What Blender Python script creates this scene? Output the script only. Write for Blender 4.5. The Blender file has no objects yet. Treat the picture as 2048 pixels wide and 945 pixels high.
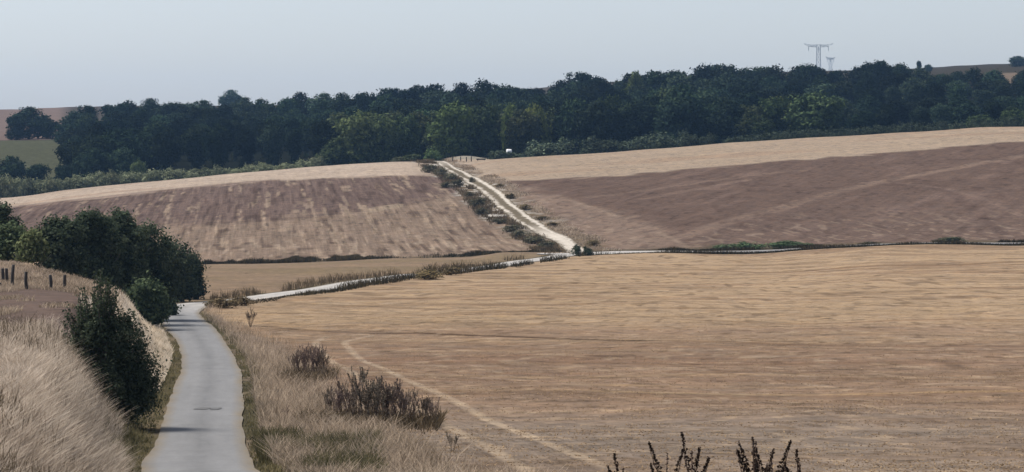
import bpy, math, random
import numpy as np
from mathutils import Vector

# ------------------------------------------------------------------ camera, sky, sun, exposure
sc = bpy.context.scene
COL = sc.collection
W0, H0, F, HOR = 2048.0, 945.0, 5800.0, 300.0      # photo size, focal length in photo pixels, eye level row

cam_d = bpy.data.cameras.new('camera')
cam = bpy.data.objects.new('camera', cam_d)
COL.objects.link(cam)
cam.location = (0, 0, 0)
cam.rotation_euler = (math.radians(90), 0, 0)
cam_d.sensor_width = 36.0
cam_d.lens = F * 36.0 / W0
cam_d.shift_y = -(H0 / 2 - HOR) / W0
cam_d.clip_start = 0.5
cam_d.clip_end = 20000
sc.camera = cam

SUN_DIR = Vector((-0.62, 0.22, 0.95)).normalized()
world = bpy.data.worlds.new('World')
sc.world = world
world.use_nodes = True
wn, wl = world.node_tree.nodes, world.node_tree.links
wn.clear()
sky = wn.new('ShaderNodeTexSky')
sky.sky_type = 'NISHITA'
sky.sun_disc = False
sky.sun_elevation = math.asin(SUN_DIR.z)
sky.sun_rotation = math.atan2(SUN_DIR.x, SUN_DIR.y)
sky.air_density = 1.0
sky.dust_density = 1.0
sky.ozone_density = 1.0
hsv = wn.new('ShaderNodeHueSaturation')
hsv.inputs['Saturation'].default_value = 0.5
bg = wn.new('ShaderNodeBackground')
bg.inputs['Strength'].default_value = 0.069
wo = wn.new('ShaderNodeOutputWorld')
wl.new(sky.outputs[0], hsv.inputs['Color'])
tin = wn.new('ShaderNodeVectorMath')
tin.operation = 'MULTIPLY'
tin.inputs[1].default_value = (0.98, 1.0, 1.085)      # hazy summer air, a little bluer than the clear model
wl.new(hsv.outputs[0], tin.inputs[0])
wl.new(tin.outputs[0], bg.inputs['Color'])
wl.new(bg.outputs[0], wo.inputs['Surface'])

sun_d = bpy.data.lights.new('sun', 'SUN')
sun_d.energy = 3.2
sun_d.angle = math.radians(20)
sun_d.color = (1.0, 0.965, 0.93)
sun = bpy.data.objects.new('sun', sun_d)
COL.objects.link(sun)
sun.rotation_euler = SUN_DIR.to_track_quat('Z', 'Y').to_euler()

sc.view_settings.view_transform = 'Standard'
sc.view_settings.look = 'None'
sc.view_settings.gamma = 1.0
sc.view_settings.exposure = 0.95
sc.view_settings.use_curve_mapping = False
sc.render.engine = 'CYCLES'
sc.cycles.use_denoising = True
sc.cycles.max_bounces = 6
sc.cycles.volume_bounces = 0
sc.cycles.transparent_max_bounces = 6

rng = np.random.default_rng(11)
KALB = 0.50


def C(r, g, b, k=KALB):
    v = np.array([r, g, b], float) / 255.0
    return np.where(v <= 0.04045, v / 12.92, ((v + 0.055) / 1.055) ** 2.4) * k


# ------------------------------------------------------------------ helpers
def pchip_slopes(X, Yv):
    """X (K,), Yv (K,N) -> slopes (K,N), monotone cubic."""
    h = np.diff(X)[:, None]
    d = np.diff(Yv, axis=0) / h
    m = np.zeros_like(Yv)
    w1 = 2 * h[1:] + h[:-1]
    w2 = h[1:] + 2 * h[:-1]
    same = d[:-1] * d[1:] > 0
    with np.errstate(divide='ignore', invalid='ignore'):
        hm = (w1 + w2) / (w1 / d[:-1] + w2 / d[1:])
    m[1:-1] = np.where(same, hm, 0)
    m[0], m[-1] = d[0], d[-1]
    return m


def pchip1(X, Yv, q):
    X = np.asarray(X, float)
    Yv = np.asarray(Yv, float)
    m = pchip_slopes(X, Yv[:, None])[:, 0]
    q = np.clip(q, X[0], X[-1])
    i = np.clip(np.searchsorted(X, q) - 1, 0, len(X) - 2)
    h = X[i + 1] - X[i]
    t = (q - X[i]) / h
    return ((2*t**3-3*t**2+1)*Yv[i] + (t**3-2*t**2+t)*h*m[i] + (-2*t**3+3*t**2)*Yv[i+1] + (t**3-t**2)*h*m[i+1])


def sstep(a, b, x):
    t = np.clip((x - a) / (b - a), 0, 1)
    return t * t * (3 - 2 * t)


def lerp(pts, x):
    a = np.array(pts, float)
    return np.interp(x, a[:, 0], a[:, 1])


def vnoise(x, y, seed=0):
    """cheap smooth value noise in 0..1"""
    xi, yi = np.floor(x).astype(np.int64), np.floor(y).astype(np.int64)
    xf, yf = x - xi, y - yi
    def hsh(a, b):
        n = (a * 374761393 + b * 668265263 + seed * 974711) & 0x7fffffff
        n = ((n ^ (n >> 13)) * 1274126177) & 0x7fffffff
        return ((n ^ (n >> 16)) & 0xffff) / 65535.0
    u, v = xf*xf*(3-2*xf), yf*yf*(3-2*yf)
    return (hsh(xi, yi)*(1-u)+hsh(xi+1, yi)*u)*(1-v) + (hsh(xi, yi+1)*(1-u)+hsh(xi+1, yi+1)*u)*v


# ------------------------------------------------------------------ terrain height
def zpy(Y, py):
    return -(py - HOR) / F * Y


NEAR_R = [(-80, 5.0), (0, -1.6), (3, -1.8), (30, -4.4), (70, -7.8), (110, -9.6), (180, -12.0), (245, -13.2), (330, -14.3), (375, -14.7), (415, -14.85)]
NEAR_M = NEAR_R[:8] + [(330, -14.4), (375, -15.3), (415, -16.4)]
NEAR_M2 = NEAR_R[:8] + [(330, -14.3), (375, -14.9), (415, -15.6)]
NEAR_RR = [(-80, 5.0), (0, -1.6), (3, -1.8), (30, -4.4), (70, -7.8), (110, -9.6), (180, -11.9), (245, -13.0), (330, -13.6), (375, -13.6), (415, -13.65)]
NEAR_L0 = [(-80, 5.0), (0, -1.4), (3, -1.5), (20, -2.7), (38, -4.2), (55, -4.8), (75, -5.3), (95, -5.8), (125, -6.5), (150, -6.75), (170, -6.85), (200, -9.0), (260, -12.5), (330, -14.5), (415, -16.4)]
NEAR_L1 = [(-80, 5.0), (0, -1.4), (3, -1.5), (20, -2.8), (42, -4.7), (60, -5.2), (80, -5.55), (95, -5.85), (125, -6.5), (145, -6.95), (165, -7.3), (200, -9.5), (260, -12.6), (330, -14.4), (415, -15.9)]
NEAR_L2 = [(-80, 5.0), (0, -1.5), (3, -1.6), (20, -3.0), (50, -5.6), (60, -6.0), (80, -6.6), (100, -7.1), (125, -7.5), (145, -7.8), (162, -8.2), (200, -10.6), (260, -13.0), (330, -14.4), (415, -15.7)]
NEAR_L3 = [(-80, 5.0), (0, -1.6), (3, -1.7), (30, -4.0), (70, -6.9), (100, -8.1), (135, -9.3), (165, -9.9), (200, -11.7), (245, -13.0), (330, -14.35), (415, -15.5)]
# px: near profile, foot row (Y 430), crest row (Y 700), then (Y, row) behind the crest
TAIL = {
    0: (560, 397, [(740, 398), (790, 350), (900, 300), (1000, 281), (1200, 262), (2000, 222)]),
    200: (545, 373, [(740, 385), (790, 348), (900, 305), (1080, 262), (1200, 250), (2000, 216)]),
    500: (527, 345, [(740, 362), (790, 338), (900, 300), (1080, 265), (1200, 258), (2000, 214)]),
    850: (515, 323, [(740, 330), (790, 318), (900, 280), (1080, 245), (1200, 238), (2000, 192)]),
    930: (512, 325, [(740, 312), (790, 316), (900, 276), (1080, 240), (1200, 232), (2000, 190)]),
    1010: (508, 318, [(740, 322), (790, 312), (900, 274), (1080, 236), (1200, 228), (2000, 186)]),
    1160: (502, 309, [(740, 322), (790, 305), (900, 268), (1080, 225), (1200, 216), (2000, 174)]),
    1500: (492, 284, [(740, 298), (790, 285), (900, 250), (1080, 205), (1200, 197), (2000, 152)]),
    1800: (487, 266, [(740, 280), (790, 268), (900, 235), (1080, 190), (1200, 178), (1600, 147), (2000, 143)]),
    2048: (483, 254, [(740, 268), (790, 255), (900, 222), (1080, 180), (1200, 162), (1600, 134), (2000, 133)]),
}


def profile(near, tpx):
    lo, hi = [k for k in sorted(TAIL) if k <= tpx], [k for k in sorted(TAIL) if k >= tpx]
    a, b = (lo[-1] if lo else hi[0]), (hi[0] if hi else lo[-1])
    t = 0 if a == b else (tpx - a) / (b - a)
    fo = TAIL[a][0] * (1 - t) + TAIL[b][0] * t
    cr = TAIL[a][1] * (1 - t) + TAIL[b][1] * t
    pts = list(near)
    z0, z1 = zpy(430, fo), zpy(700, cr)
    pts.append((432, z0))
    pts.append((560, z0 + (z1 - z0) * 0.49))
    pts.append((640, z0 + (z1 - z0) * 0.80))
    pts.append((700, z1))
    src = a if t < 0.5 else b
    def tail_z(k):
        T = TAIL[k][2]
        return [(y, zpy(y, p)) for y, p in T]
    ta, tb = tail_z(a), tail_z(b)
    ys = sorted(set([y for y, _ in ta] + [y for y, _ in tb]))
    for y in ys:
        za = pchip1([q[0] for q in ta], [q[1] for q in ta], np.array([float(y)]))[0]
        zb = pchip1([q[0] for q in tb], [q[1] for q in tb], np.array([float(y)]))[0]
        pts.append((y, za * (1 - t) + zb * t))
    pts.append((2600, pts[-1][1]))
    pts.append((5200, pts[-1][1] - 45))
    return np.array(pts, float)


KNOTS = [(-3000, NEAR_L0, 0), (-300, NEAR_L0, 0), (0, NEAR_L0, 0), (140, NEAR_L1, 140), (250, NEAR_L2, 250), (310, NEAR_L3, 310), (370, NEAR_M, 370),
         (500, NEAR_M, 500), (850, NEAR_M2, 850), (930, NEAR_M2, 930), (1010, NEAR_R, 1010), (1160, NEAR_R, 1160), (1500, NEAR_R, 1500), (1800, NEAR_RR, 1800), (2048, NEAR_RR, 2048),
         (2600, NEAR_RR, 2048), (5000, NEAR_RR, 2048)]
KPX = np.array([k[0] for k in KNOTS], float)
KPROF = [profile(k[1], k[2]) for k in KNOTS]


def z_base(x, Y):
    x, Y = np.atleast_1d(np.asarray(x, float)), np.atleast_1d(np.asarray(Y, float))
    u = np.clip(x / np.maximum(Y, 25.0) * F + 1024, KPX[0], KPX[-1])
    V = np.stack([pchip1(P[:, 0], P[:, 1], Y) for P in KPROF])
    M = pchip_slopes(KPX, V)
    i = np.clip(np.searchsorted(KPX, u) - 1, 0, len(KPX) - 2)
    n = np.arange(len(u))
    h = KPX[i + 1] - KPX[i]
    t = (u - KPX[i]) / h
    z = (2*t**3-3*t**2+1)*V[i, n] + (t**3-2*t**2+t)*h*M[i, n] + (-2*t**3+3*t**2)*V[i+1, n] + (t**3-t**2)*h*M[i+1, n]
    amp = sstep(20, 60, Y) * 0.10
    return z + amp * (np.sin(x * 0.31 + 1.3) * np.sin(Y * 0.17) + 0.5 * np.sin(x * 0.11 - Y * 0.07))


def solve_R(px, py):
    Ys = np.linspace(40, 440, 4001)
    P = np.array(NEAR_R + [(440, -14.9)], float)
    z = pchip1(P[:, 0], P[:, 1], Ys)
    rows = HOR - z / Ys * F
    k = np.argmax(rows <= py)
    return (px - 1024) / F * Ys[k], Ys[k]


def catmull(P, step):
    P = np.array(P, float)
    out = []
    Q = np.vstack([2*P[0]-P[1], P, 2*P[-1]-P[-2]])
    for i in range(1, len(Q) - 2):
        p0, p1, p2, p3 = Q[i-1], Q[i], Q[i+1], Q[i+2]
        n = max(2, int(np.linalg.norm(p2 - p1) / step))
        t = np.linspace(0, 1, n, endpoint=False)[:, None]
        out.append(0.5 * ((2*p1) + (-p0+p2)*t + (2*p0-5*p1+4*p2-p3)*t**2 + (-p0+3*p1-3*p2+p3)*t**3))
    out.append(P[-1][None])
    return np.vstack(out)


road_px = [(396, 945), (398, 900), (403, 850), (410, 800), (420, 750), (412, 700), (380, 660), (362, 640), (357, 625), (378, 612), (436, 605),
           (500, 598), (580, 587.5), (650, 577), (740, 564), (820, 553), (920, 541), (1020, 528), (1100, 516)]
road_pts = [(-1.9, 5), (-3.4, 30), (-5.0, 50)] + [solve_R(*p) for p in road_px]
road_pts += [((1160 - 1024) / F * 414, 414), ((1260 - 1024) / F * 419, 419), ((1400 - 1024) / F * 419, 419), ((1560 - 1024) / F * 418, 418),
             ((1780 - 1024) / F * 418, 418), ((2048 - 1024) / F * 420, 420), ((2500 - 1024) / F * 424, 424)]
ROAD = catmull(road_pts, 1.5)
ROAD_Z = z_base(ROAD[:, 0], ROAD[:, 1])
_k = np.ones(9) / 9
ROAD_Z = np.convolve(np.pad(ROAD_Z, 4, mode='edge'), _k, mode='valid')


def dist_path(x, Y, P, Z=None):
    """signed distance (right of travel positive), z at the nearest point, arc position"""
    best = np.full(len(x), 1e18)
    sd = np.zeros(len(x))
    zz = np.zeros(len(x))
    ss = np.zeros(len(x))
    s0 = 0.0
    for i in range(len(P) - 1):
        a, d = P[i], P[i + 1] - P[i]
        L = math.hypot(*d)
        dx, dy = x - a[0], Y - a[1]
        t = np.clip((dx * d[0] + dy * d[1]) / (L * L), 0, 1)
        ex, ey = dx - t * d[0], dy - t * d[1]
        q = ex * ex + ey * ey
        m = q < best
        best[m] = q[m]
        cr = (dx * d[1] - dy * d[0])
        sd[m] = np.sign(cr[m]) * np.sqrt(q[m])
        ss[m] = s0 + t[m] * L
        if Z is not None:
            zz[m] = (Z[i] + t * (Z[i + 1] - Z[i]))[m]
        s0 += L
    return sd, zz, ss


ROAD_C = ROAD[::3]
ROAD_CZ = ROAD_Z[::3]


def road_dist(x, Y):
    sd = np.full(len(x), 999.0)
    zz = np.zeros(len(x))
    m = (Y < 440) & (Y > -5)
    if m.any():
        a, b, _ = dist_path(x[m], Y[m], ROAD_C, ROAD_CZ)
        sd[m], zz[m] = a, b
    return sd, zz


def ground_z(x, Y, with_sd=False):
    x, Y = np.atleast_1d(np.asarray(x, float)), np.atleast_1d(np.asarray(Y, float))
    z = z_base(x, Y)
    sd, rz = road_dist(x, Y)
    outer = np.where(sd < 0, np.interp(Y, [70, 100, 200, 260], [3.9, 5.6, 5.0, 3.5]), 3.2)
    t = sstep(0, 1, (np.abs(sd) - 1.75) / (outer - 1.75))
    fall = 0.03 * sstep(250, 300, Y) + 0.09 * sstep(405, 415, Y) * sstep(9, 14, x)
    rzz = rz - fall * np.clip(sd, -1.75, 1.75)
    z = np.where(np.abs(sd) < 20, rzz * (1 - t) + z * t, z)
    return (z, sd) if with_sd else z


def gz(x, Y):
    return float(ground_z([x], [Y])[0])


def unproject(px, py, y0, y1):
    Ys = np.linspace(y0, y1, 1200)
    rows = HOR - ground_z((px - 1024) / F * Ys, Ys) / Ys * F
    hit = np.nonzero(rows <= py)[0]
    Yh = Ys[hit[0]] if len(hit) else y1
    return (px - 1024) / F * Yh, Yh


def at(px, Y):
    return (px - 1024) / F * Y


# hill track polyline
track_px = [(1163, 505, 414), (1130, 487, 450), (1090, 466, 480), (1052, 444, 512), (1012, 413, 551), (985, 388, 583), (953, 367, 617), (920, 349, 650), (897, 336, 678), (876, 327, 698), (845, 322, 722)]
TRACK = catmull([((px - 1024) / F * Yv, Yv) for px, py, Yv in track_px], 2.0)
TRACK_REAL = []
for px, py, Yv in track_px[1:-2]:
    TRACK_REAL.append(unproject(px, py, 425, 705))
TRACK = catmull([((1163 - 1024) / F * 412, 412)] + TRACK_REAL + [(at(878, 700), 700), (at(852, 735), 735)], 2.0)


# ------------------------------------------------------------------ mesh helpers
def new_mesh(name, V, Fc, mats=(), smooth=False, attrs=None, mat_idx=None):
    me = bpy.data.meshes.new(name)
    V = np.asarray(V, np.float32)
    if isinstance(Fc, np.ndarray):
        nf, k = Fc.shape
        me.vertices.add(len(V))
        me.vertices.foreach_set('co', V.ravel())
        me.loops.add(nf * k)
        me.loops.foreach_set('vertex_index', Fc.astype(np.int32).ravel())
        me.polygons.add(nf)
        me.polygons.foreach_set('loop_start', np.arange(0, nf * k, k, dtype=np.int32))
        me.polygons.foreach_set('loop_total', np.full(nf, k, np.int32))
        me.update(calc_edges=True)
    else:
        me.from_pydata([tuple(map(float, v)) for v in V], [], Fc)
        me.update()
    for m in mats:
        me.materials.append(m)
    if mat_idx is not None:
        me.polygons.foreach_set('material_index', np.asarray(mat_idx, np.int32))
    if smooth:
        me.polygons.foreach_set('use_smooth', np.ones(len(me.polygons), bool))
    for an, (kind, dom, data) in (attrs or {}).items():
        a = me.attributes.new(an, kind, dom)
        if kind == 'FLOAT':
            a.data.foreach_set('value', np.asarray(data, np.float32).ravel())
        else:
            a.data.foreach_set('color', np.asarray(data, np.float32).ravel())
    me.validate()
    return me


def link(name, me, parent=None, loc=(0, 0, 0), rz=0.0, sc_=(1, 1, 1), label=None, cat=None, group=None, kind=None):
    o = bpy.data.objects.new(name, me)
    COL.objects.link(o)
    o.location = loc
    o.rotation_euler = (0, 0, rz)
    o.scale = sc_
    if parent is not None:
        o.parent = parent
    if label:
        o['label'] = label
    if cat:
        o['category'] = cat
    if group:
        o['group'] = group
    if kind:
        o['kind'] = kind
    return o


# ------------------------------------------------------------------ materials
def mat_base(name):
    m = bpy.data.materials.new(name)
    m.use_nodes = True
    nt = m.node_tree
    nt.nodes.clear()
    out = nt.nodes.new('ShaderNodeOutputMaterial')
    return m, nt, out


def N(nt, t, **kw):
    n = nt.nodes.new(t)
    for k, v in kw.items():
        setattr(n, k, v)
    return n


def noise_node(nt, vec, scale, detail=3, rough=0.6):
    n = N(nt, 'ShaderNodeTexNoise')
    n.inputs['Scale'].default_value = scale
    n.inputs['Detail'].default_value = detail
    n.inputs['Roughness'].default_value = rough
    nt.links.new(vec, n.inputs['Vector'])
    return n.outputs['Fac']


def mth(nt, op, a, b=None, c=None, clamp=False):
    n = N(nt, 'ShaderNodeMath', operation=op)
    n.use_clamp = clamp
    for i, v in enumerate((a, b, c)):
        if v is None:
            continue
        if isinstance(v, (int, float)):
            n.inputs[i].default_value = v
        else:
            nt.links.new(v, n.inputs[i])
    return n.outputs[0]


def mapping(nt, vec, rz, scale):
    n = N(nt, 'ShaderNodeMapping')
    n.vector_type = 'TEXTURE'
    n.inputs['Rotation'].default_value = (0, 0, rz)
    n.inputs['Scale'].default_value = scale
    nt.links.new(vec, n.inputs['Vector'])
    return n.outputs[0]


def ground_material():
    m, nt, out = mat_base('field_and_grass_ground')
    L = nt.links
    geo = N(nt, 'ShaderNodeNewGeometry')
    pos = geo.outputs['Position']
    col = N(nt, 'ShaderNodeAttribute', attribute_name='Col')
    rows = N(nt, 'ShaderNodeAttribute', attribute_name='rows')
    sep = N(nt, 'ShaderNodeSeparateColor')
    L.new(rows.outputs['Color'], sep.inputs[0])
    # x rows of the near stubble, rows up the far slope, diagonal rows right of the track, headland rows
    def streak(rz, lng, wid, seed):
        v = mapping(nt, pos, rz, (lng, wid, 8.0))
        a = noise_node(nt, v, 1.0, 4, 0.65)
        return mth(nt, 'MULTIPLY', mth(nt, 'SUBTRACT', a, 0.5), 3.2)
    s1 = streak(0.0, 7.0, 1.3, 1)
    s1b = streak(0.0, 30.0, 5.0, 1)
    s2 = streak(math.radians(95.0), 34.0, 0.9, 2)
    s3 = streak(math.radians(70), 22.0, 1.3, 3)
    s4 = streak(math.radians(97.0), 9.0, 0.35, 4)
    w = mth(nt, 'MULTIPLY', mth(nt, 'MULTIPLY', sep.outputs[0], 0.72), mth(nt, 'ADD', s1, mth(nt, 'MULTIPLY', s1b, 0.8)))
    w = mth(nt, 'MULTIPLY_ADD', sep.outputs[1], mth(nt, 'MULTIPLY', s2, 1.8), w)
    w = mth(nt, 'MULTIPLY_ADD', sep.outputs[2], s3, w)
    w = mth(nt, 'MULTIPLY_ADD', rows.outputs['Alpha'], s4, w)
    patch = noise_node(nt, pos, 0.07, 4, 0.6)
    fine = noise_node(nt, pos, 1.6, 5, 0.75)
    fine2 = noise_node(nt, pos, 0.45, 4, 0.7)
    v = mth(nt, 'MULTIPLY_ADD', w, 0.26, 1.0)
    # broken dashes of straw and bare soil
    da = noise_node(nt, mapping(nt, pos, 0.05, (1.5, 2.6, 8.0)), 1.0, 4, 0.7)
    hi = N(nt, 'ShaderNodeMapRange', interpolation_type='SMOOTHSTEP')
    L.new(da, hi.inputs[0])
    hi.inputs[1].default_value, hi.inputs[2].default_value = 0.56, 0.70
    lo = N(nt, 'ShaderNodeMapRange', interpolation_type='SMOOTHSTEP')
    L.new(da, lo.inputs[0])
    lo.inputs[1].default_value, lo.inputs[2].default_value = 0.44, 0.32
    v = mth(nt, 'MULTIPLY_ADD', hi.outputs[0], 0.26, v)
    v = mth(nt, 'MULTIPLY_ADD', lo.outputs[0], -0.34, v)
    v = mth(nt, 'MULTIPLY_ADD', mth(nt, 'SUBTRACT', patch, 0.5), 0.35, v)
    v = mth(nt, 'MULTIPLY_ADD', mth(nt, 'SUBTRACT', fine, 0.5), 1.1, v)
    v = mth(nt, 'MULTIPLY_ADD', mth(nt, 'SUBTRACT', fine2, 0.5), 0.95, v)
    v = mth(nt, 'MAXIMUM', v, 0.25)
    mul = N(nt, 'ShaderNodeVectorMath', operation='SCALE')
    L.new(col.outputs['Color'], mul.inputs[0])
    L.new(v, mul.inputs['Scale'])
    # soil shows between the straw: hue drift
    hue = N(nt, 'ShaderNodeHueSaturation')
    L.new(mth(nt, 'MULTIPLY_ADD', mth(nt, 'SUBTRACT', fine2, 0.5), 0.5, 1.0), hue.inputs['Saturation'])
    L.new(mul.outputs[0], hue.inputs['Color'])
    bs = N(nt, 'ShaderNodeBsdfDiffuse')
    bs.inputs['Roughness'].default_value = 0.6
    L.new(hue.outputs[0], bs.inputs['Color'])
    bump = N(nt, 'ShaderNodeBump')
    bump.inputs['Strength'].default_value = 0.8
    bump.inputs['Distance'].default_value = 0.35
    L.new(mth(nt, 'MULTIPLY_ADD', w, 0.15, fine), bump.inputs['Height'])
    L.new(bump.outputs[0], bs.inputs['Normal'])
    L.new(bs.outputs[0], out.inputs['Surface'])
    return m


def leaf_material(name, ca, cb, trans=0.25, obj_var=0.25):
    m, nt, out = mat_base(name)
    L = nt.links
    at_ = N(nt, 'ShaderNodeAttribute', attribute_name='tint')
    info = N(nt, 'ShaderNodeObjectInfo')
    mix = N(nt, 'ShaderNodeMix', data_type='RGBA')
    L.new(at_.outputs['Fac'], mix.inputs[0])
    mix.inputs[6].default_value = (*ca, 1)
    mix.inputs[7].default_value = (*cb, 1)
    sc1 = N(nt, 'ShaderNodeVectorMath', operation='SCALE')
    L.new(mix.outputs[2], sc1.inputs[0])
    L.new(mth(nt, 'MULTIPLY_ADD', info.outputs['Random'], 2 * obj_var, 1 - obj_var), sc1.inputs['Scale'])
    ton = N(nt, 'ShaderNodeVectorMath', operation='MULTIPLY')
    L.new(sc1.outputs[0], ton.inputs[0])
    L.new(info.outputs['Color'], ton.inputs[1])
    d = N(nt, 'ShaderNodeBsdfDiffuse')
    t = N(nt, 'ShaderNodeBsdfTranslucent')
    L.new(ton.outputs[0], d.inputs['Color'])
    L.new(ton.outputs[0], t.inputs['Color'])
    mx = N(nt, 'ShaderNodeMixShader')
    mx.inputs[0].default_value = trans
    L.new(d.outputs[0], mx.inputs[1])
    L.new(t.outputs[0], mx.inputs[2])
    L.new(mx.outputs[0], out.inputs['Surface'])
    return m


def simple_material(name, c, rough=0.8, var=0.25, scale=6.0, metallic=0.0, c2=None):
    m, nt, out = mat_base(name)
    L = nt.links
    tc = N(nt, 'ShaderNodeTexCoord')
    f = noise_node(nt, tc.outputs['Object'], scale, 4, 0.65)
    mix = N(nt, 'ShaderNodeMix', data_type='RGBA')
    L.new(f, mix.inputs[0])
    a = np.array(c)
    b = np.array(c2) if c2 is not None else a
    mix.inputs[6].default_value = (*(a * (1 - var)), 1)
    mix.inputs[7].default_value = (*(b * (1 + var)), 1)
    p = N(nt, 'ShaderNodeBsdfPrincipled')
    p.inputs['Roughness'].default_value = rough
    p.inputs['Metallic'].default_value = metallic
    L.new(mix.outputs[2], p.inputs['Base Color'])
    L.new(p.outputs[0], out.inputs['Surface'])
    return m


def road_material():
    m, nt, out = mat_base('worn_pale_asphalt')
    L = nt.links
    geo = N(nt, 'ShaderNodeNewGeometry')
    uv = N(nt, 'ShaderNodeAttribute', attribute_name='across')     # -1 .. 1 across the road
    tone = N(nt, 'ShaderNodeAttribute', attribute_name='tone')
    ax = mth(nt, 'ABSOLUTE', uv.outputs['Fac'])
    n1 = noise_node(nt, geo.outputs['Position'], 0.35, 4, 0.6)
    n2 = noise_node(nt, geo.outputs['Position'], 5.0, 4, 0.7)
    # polished wheel tracks are paler than the middle strip
    mid = mth(nt, 'SUBTRACT', 1.0, mth(nt, 'MULTIPLY', ax, 2.6), clamp=True)
    edge = mth(nt, 'MULTIPLY', mth(nt, 'SUBTRACT', ax, 0.70, clamp=True), 6.0)
    n3 = noise_node(nt, mapping(nt, geo.outputs['Position'], 0.1, (0.5, 4.0, 4.0)), 1.0, 5, 0.7)
    n4 = noise_node(nt, mapping(nt, geo.outputs['Position'], 0.0, (1.1, 2.2, 4.0)), 1.0, 4, 0.7)
    st = N(nt, 'ShaderNodeMapRange', interpolation_type='SMOOTHSTEP')
    L.new(n4, st.inputs[0])
    st.inputs[1].default_value, st.inputs[2].default_value = 0.56, 0.70
    v = mth(nt, 'MULTIPLY_ADD', mid, -0.20, 1.05)
    v = mth(nt, 'MULTIPLY_ADD', mth(nt, 'SUBTRACT', n1, 0.5), 0.35, v)
    v = mth(nt, 'MULTIPLY_ADD', mth(nt, 'SUBTRACT', n2, 0.5), 0.4, v)
    v = mth(nt, 'MULTIPLY_ADD', mth(nt, 'SUBTRACT', n3, 0.5), 0.55, v)
    v = mth(nt, 'MULTIPLY_ADD', st.outputs[0], -0.14, v)
    mix = N(nt, 'ShaderNodeMix', data_type='RGBA')
    L.new(tone.outputs['Fac'], mix.inputs[0])
    mix.inputs[6].default_value = (*C(182, 180, 176, 0.30), 1)
    mix.inputs[7].default_value = (*C(222, 214, 202, 0.44), 1)
    mixe = N(nt, 'ShaderNodeMix', data_type='RGBA')
    L.new(mth(nt, 'MULTIPLY', edge, n1, clamp=True), mixe.inputs[0])
    L.new(mix.outputs[2], mixe.inputs[6])
    mixe.inputs[7].default_value = (*C(140, 125, 100), 1)
    s = N(nt, 'ShaderNodeVectorMath', operation='SCALE')
    L.new(mixe.outputs[2], s.inputs[0])
    L.new(v, s.inputs['Scale'])
    p = N(nt, 'ShaderNodeBsdfPrincipled')
    p.inputs['Roughness'].default_value = 0.85
    p.inputs['Specular IOR Level'].default_value = 0.25
    L.new(s.outputs[0], p.inputs['Base Color'])
    L.new(p.outputs[0], out.inputs['Surface'])
    return m


def track_material():
    m, nt, out = mat_base('chalk_wheel_tracks')
    L = nt.links
    geo = N(nt, 'ShaderNodeNewGeometry')
    uv = N(nt, 'ShaderNodeAttribute', attribute_name='across')
    tone = N(nt, 'ShaderNodeAttribute', attribute_name='tone')     # 1 where the tracks run together
    n1 = noise_node(nt, geo.outputs['Position'], 0.5, 4, 0.65)
    n2 = noise_node(nt, geo.outputs['Position'], 0.16, 4, 0.7)
    a = mth(nt, 'ABSOLUTE', mth(nt, 'ADD', uv.outputs['Fac'], mth(nt, 'MULTIPLY', mth(nt, 'SUBTRACT', n1, 0.5), 1.1)))
    wheel = mth(nt, 'SUBTRACT', 1.0, mth(nt, 'MULTIPLY', mth(nt, 'ABSOLUTE', mth(nt, 'SUBTRACT', a, 0.58)), 3.2), clamp=True)
    right = mth(nt, 'GREATER_THAN', uv.outputs['Fac'], 0.0)
    wheel = mth(nt, 'MULTIPLY', wheel, mth(nt, 'MULTIPLY_ADD', right, 0.4, mth(nt, 'MULTIPLY_ADD', n2, 2.6, -0.75)))
    wheel = mth(nt, 'MAXIMUM', mth(nt, 'MULTIPLY', wheel, 1.7, clamp=True), mth(nt, 'MULTIPLY', tone.outputs['Fac'], mth(nt, 'SUBTRACT', 1.25, a, clamp=True)), clamp=True)
    mix = N(nt, 'ShaderNodeMix', data_type='RGBA')
    L.new(wheel, mix.inputs[0])
    mix.inputs[6].default_value = (*C(128, 116, 96), 1)
    mix.inputs[7].default_value = (*C(230, 218, 200, 0.52), 1)
    s = N(nt, 'ShaderNodeVectorMath', operation='SCALE')
    L.new(mix.outputs[2], s.inputs[0])
    L.new(mth(nt, 'MULTIPLY_ADD', mth(nt, 'SUBTRACT', n1, 0.5), 0.5, 1.0), s.inputs['Scale'])
    d = N(nt, 'ShaderNodeBsdfDiffuse')
    L.new(s.outputs[0], d.inputs['Color'])
    L.new(d.outputs[0], out.inputs['Surface'])
    return m


# ------------------------------------------------------------------ ground sheet
print('ground')
Yrows = np.concatenate([
    np.linspace(-80, 20, 26)[:-1],
    np.linspace(20, 62, 40)[:-1],
    np.geomspace(62, 250, 330)[:-1],
    np.linspace(250, 440, 190)[:-1],
    np.linspace(440, 710, 230)[:-1],
    np.geomspace(710, 1200, 90)[:-1],
    np.geomspace(1200, 5000, 50)])
pxc = np.concatenate([np.geomspace(4000, 130, 30) * -1, np.arange(-120, 2172, 3.2), 2048 + np.geomspace(130, 4000, 30)])
UU = (pxc - 1024) / F
NX, NY = len(UU), len(Yrows)
GX = UU[None, :] * np.sqrt(Yrows[:, None] ** 2 + np.where(Yrows[:, None] < 60, 1, 0) * np.clip(60 - Yrows[:, None], 0, 60) ** 2)
GY = np.repeat(Yrows[:, None], NX, 1)
gx, gy = GX.ravel(), GY.ravel()
gzv, gsd = ground_z(gx, gy, True)
gpx = gx / np.maximum(gy, 25) * F + 1024
gpy = HOR - gzv / np.maximum(gy, 5) * F

col = np.zeros((len(gx), 3))
rowm = np.zeros((len(gx), 4))


def blend(mask, c):
    global col
    m = np.clip(mask, 0, 1)[:, None]
    col = col * (1 - m) + (np.asarray(c)[None, :] if np.ndim(c) == 1 else c) * m


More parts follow.
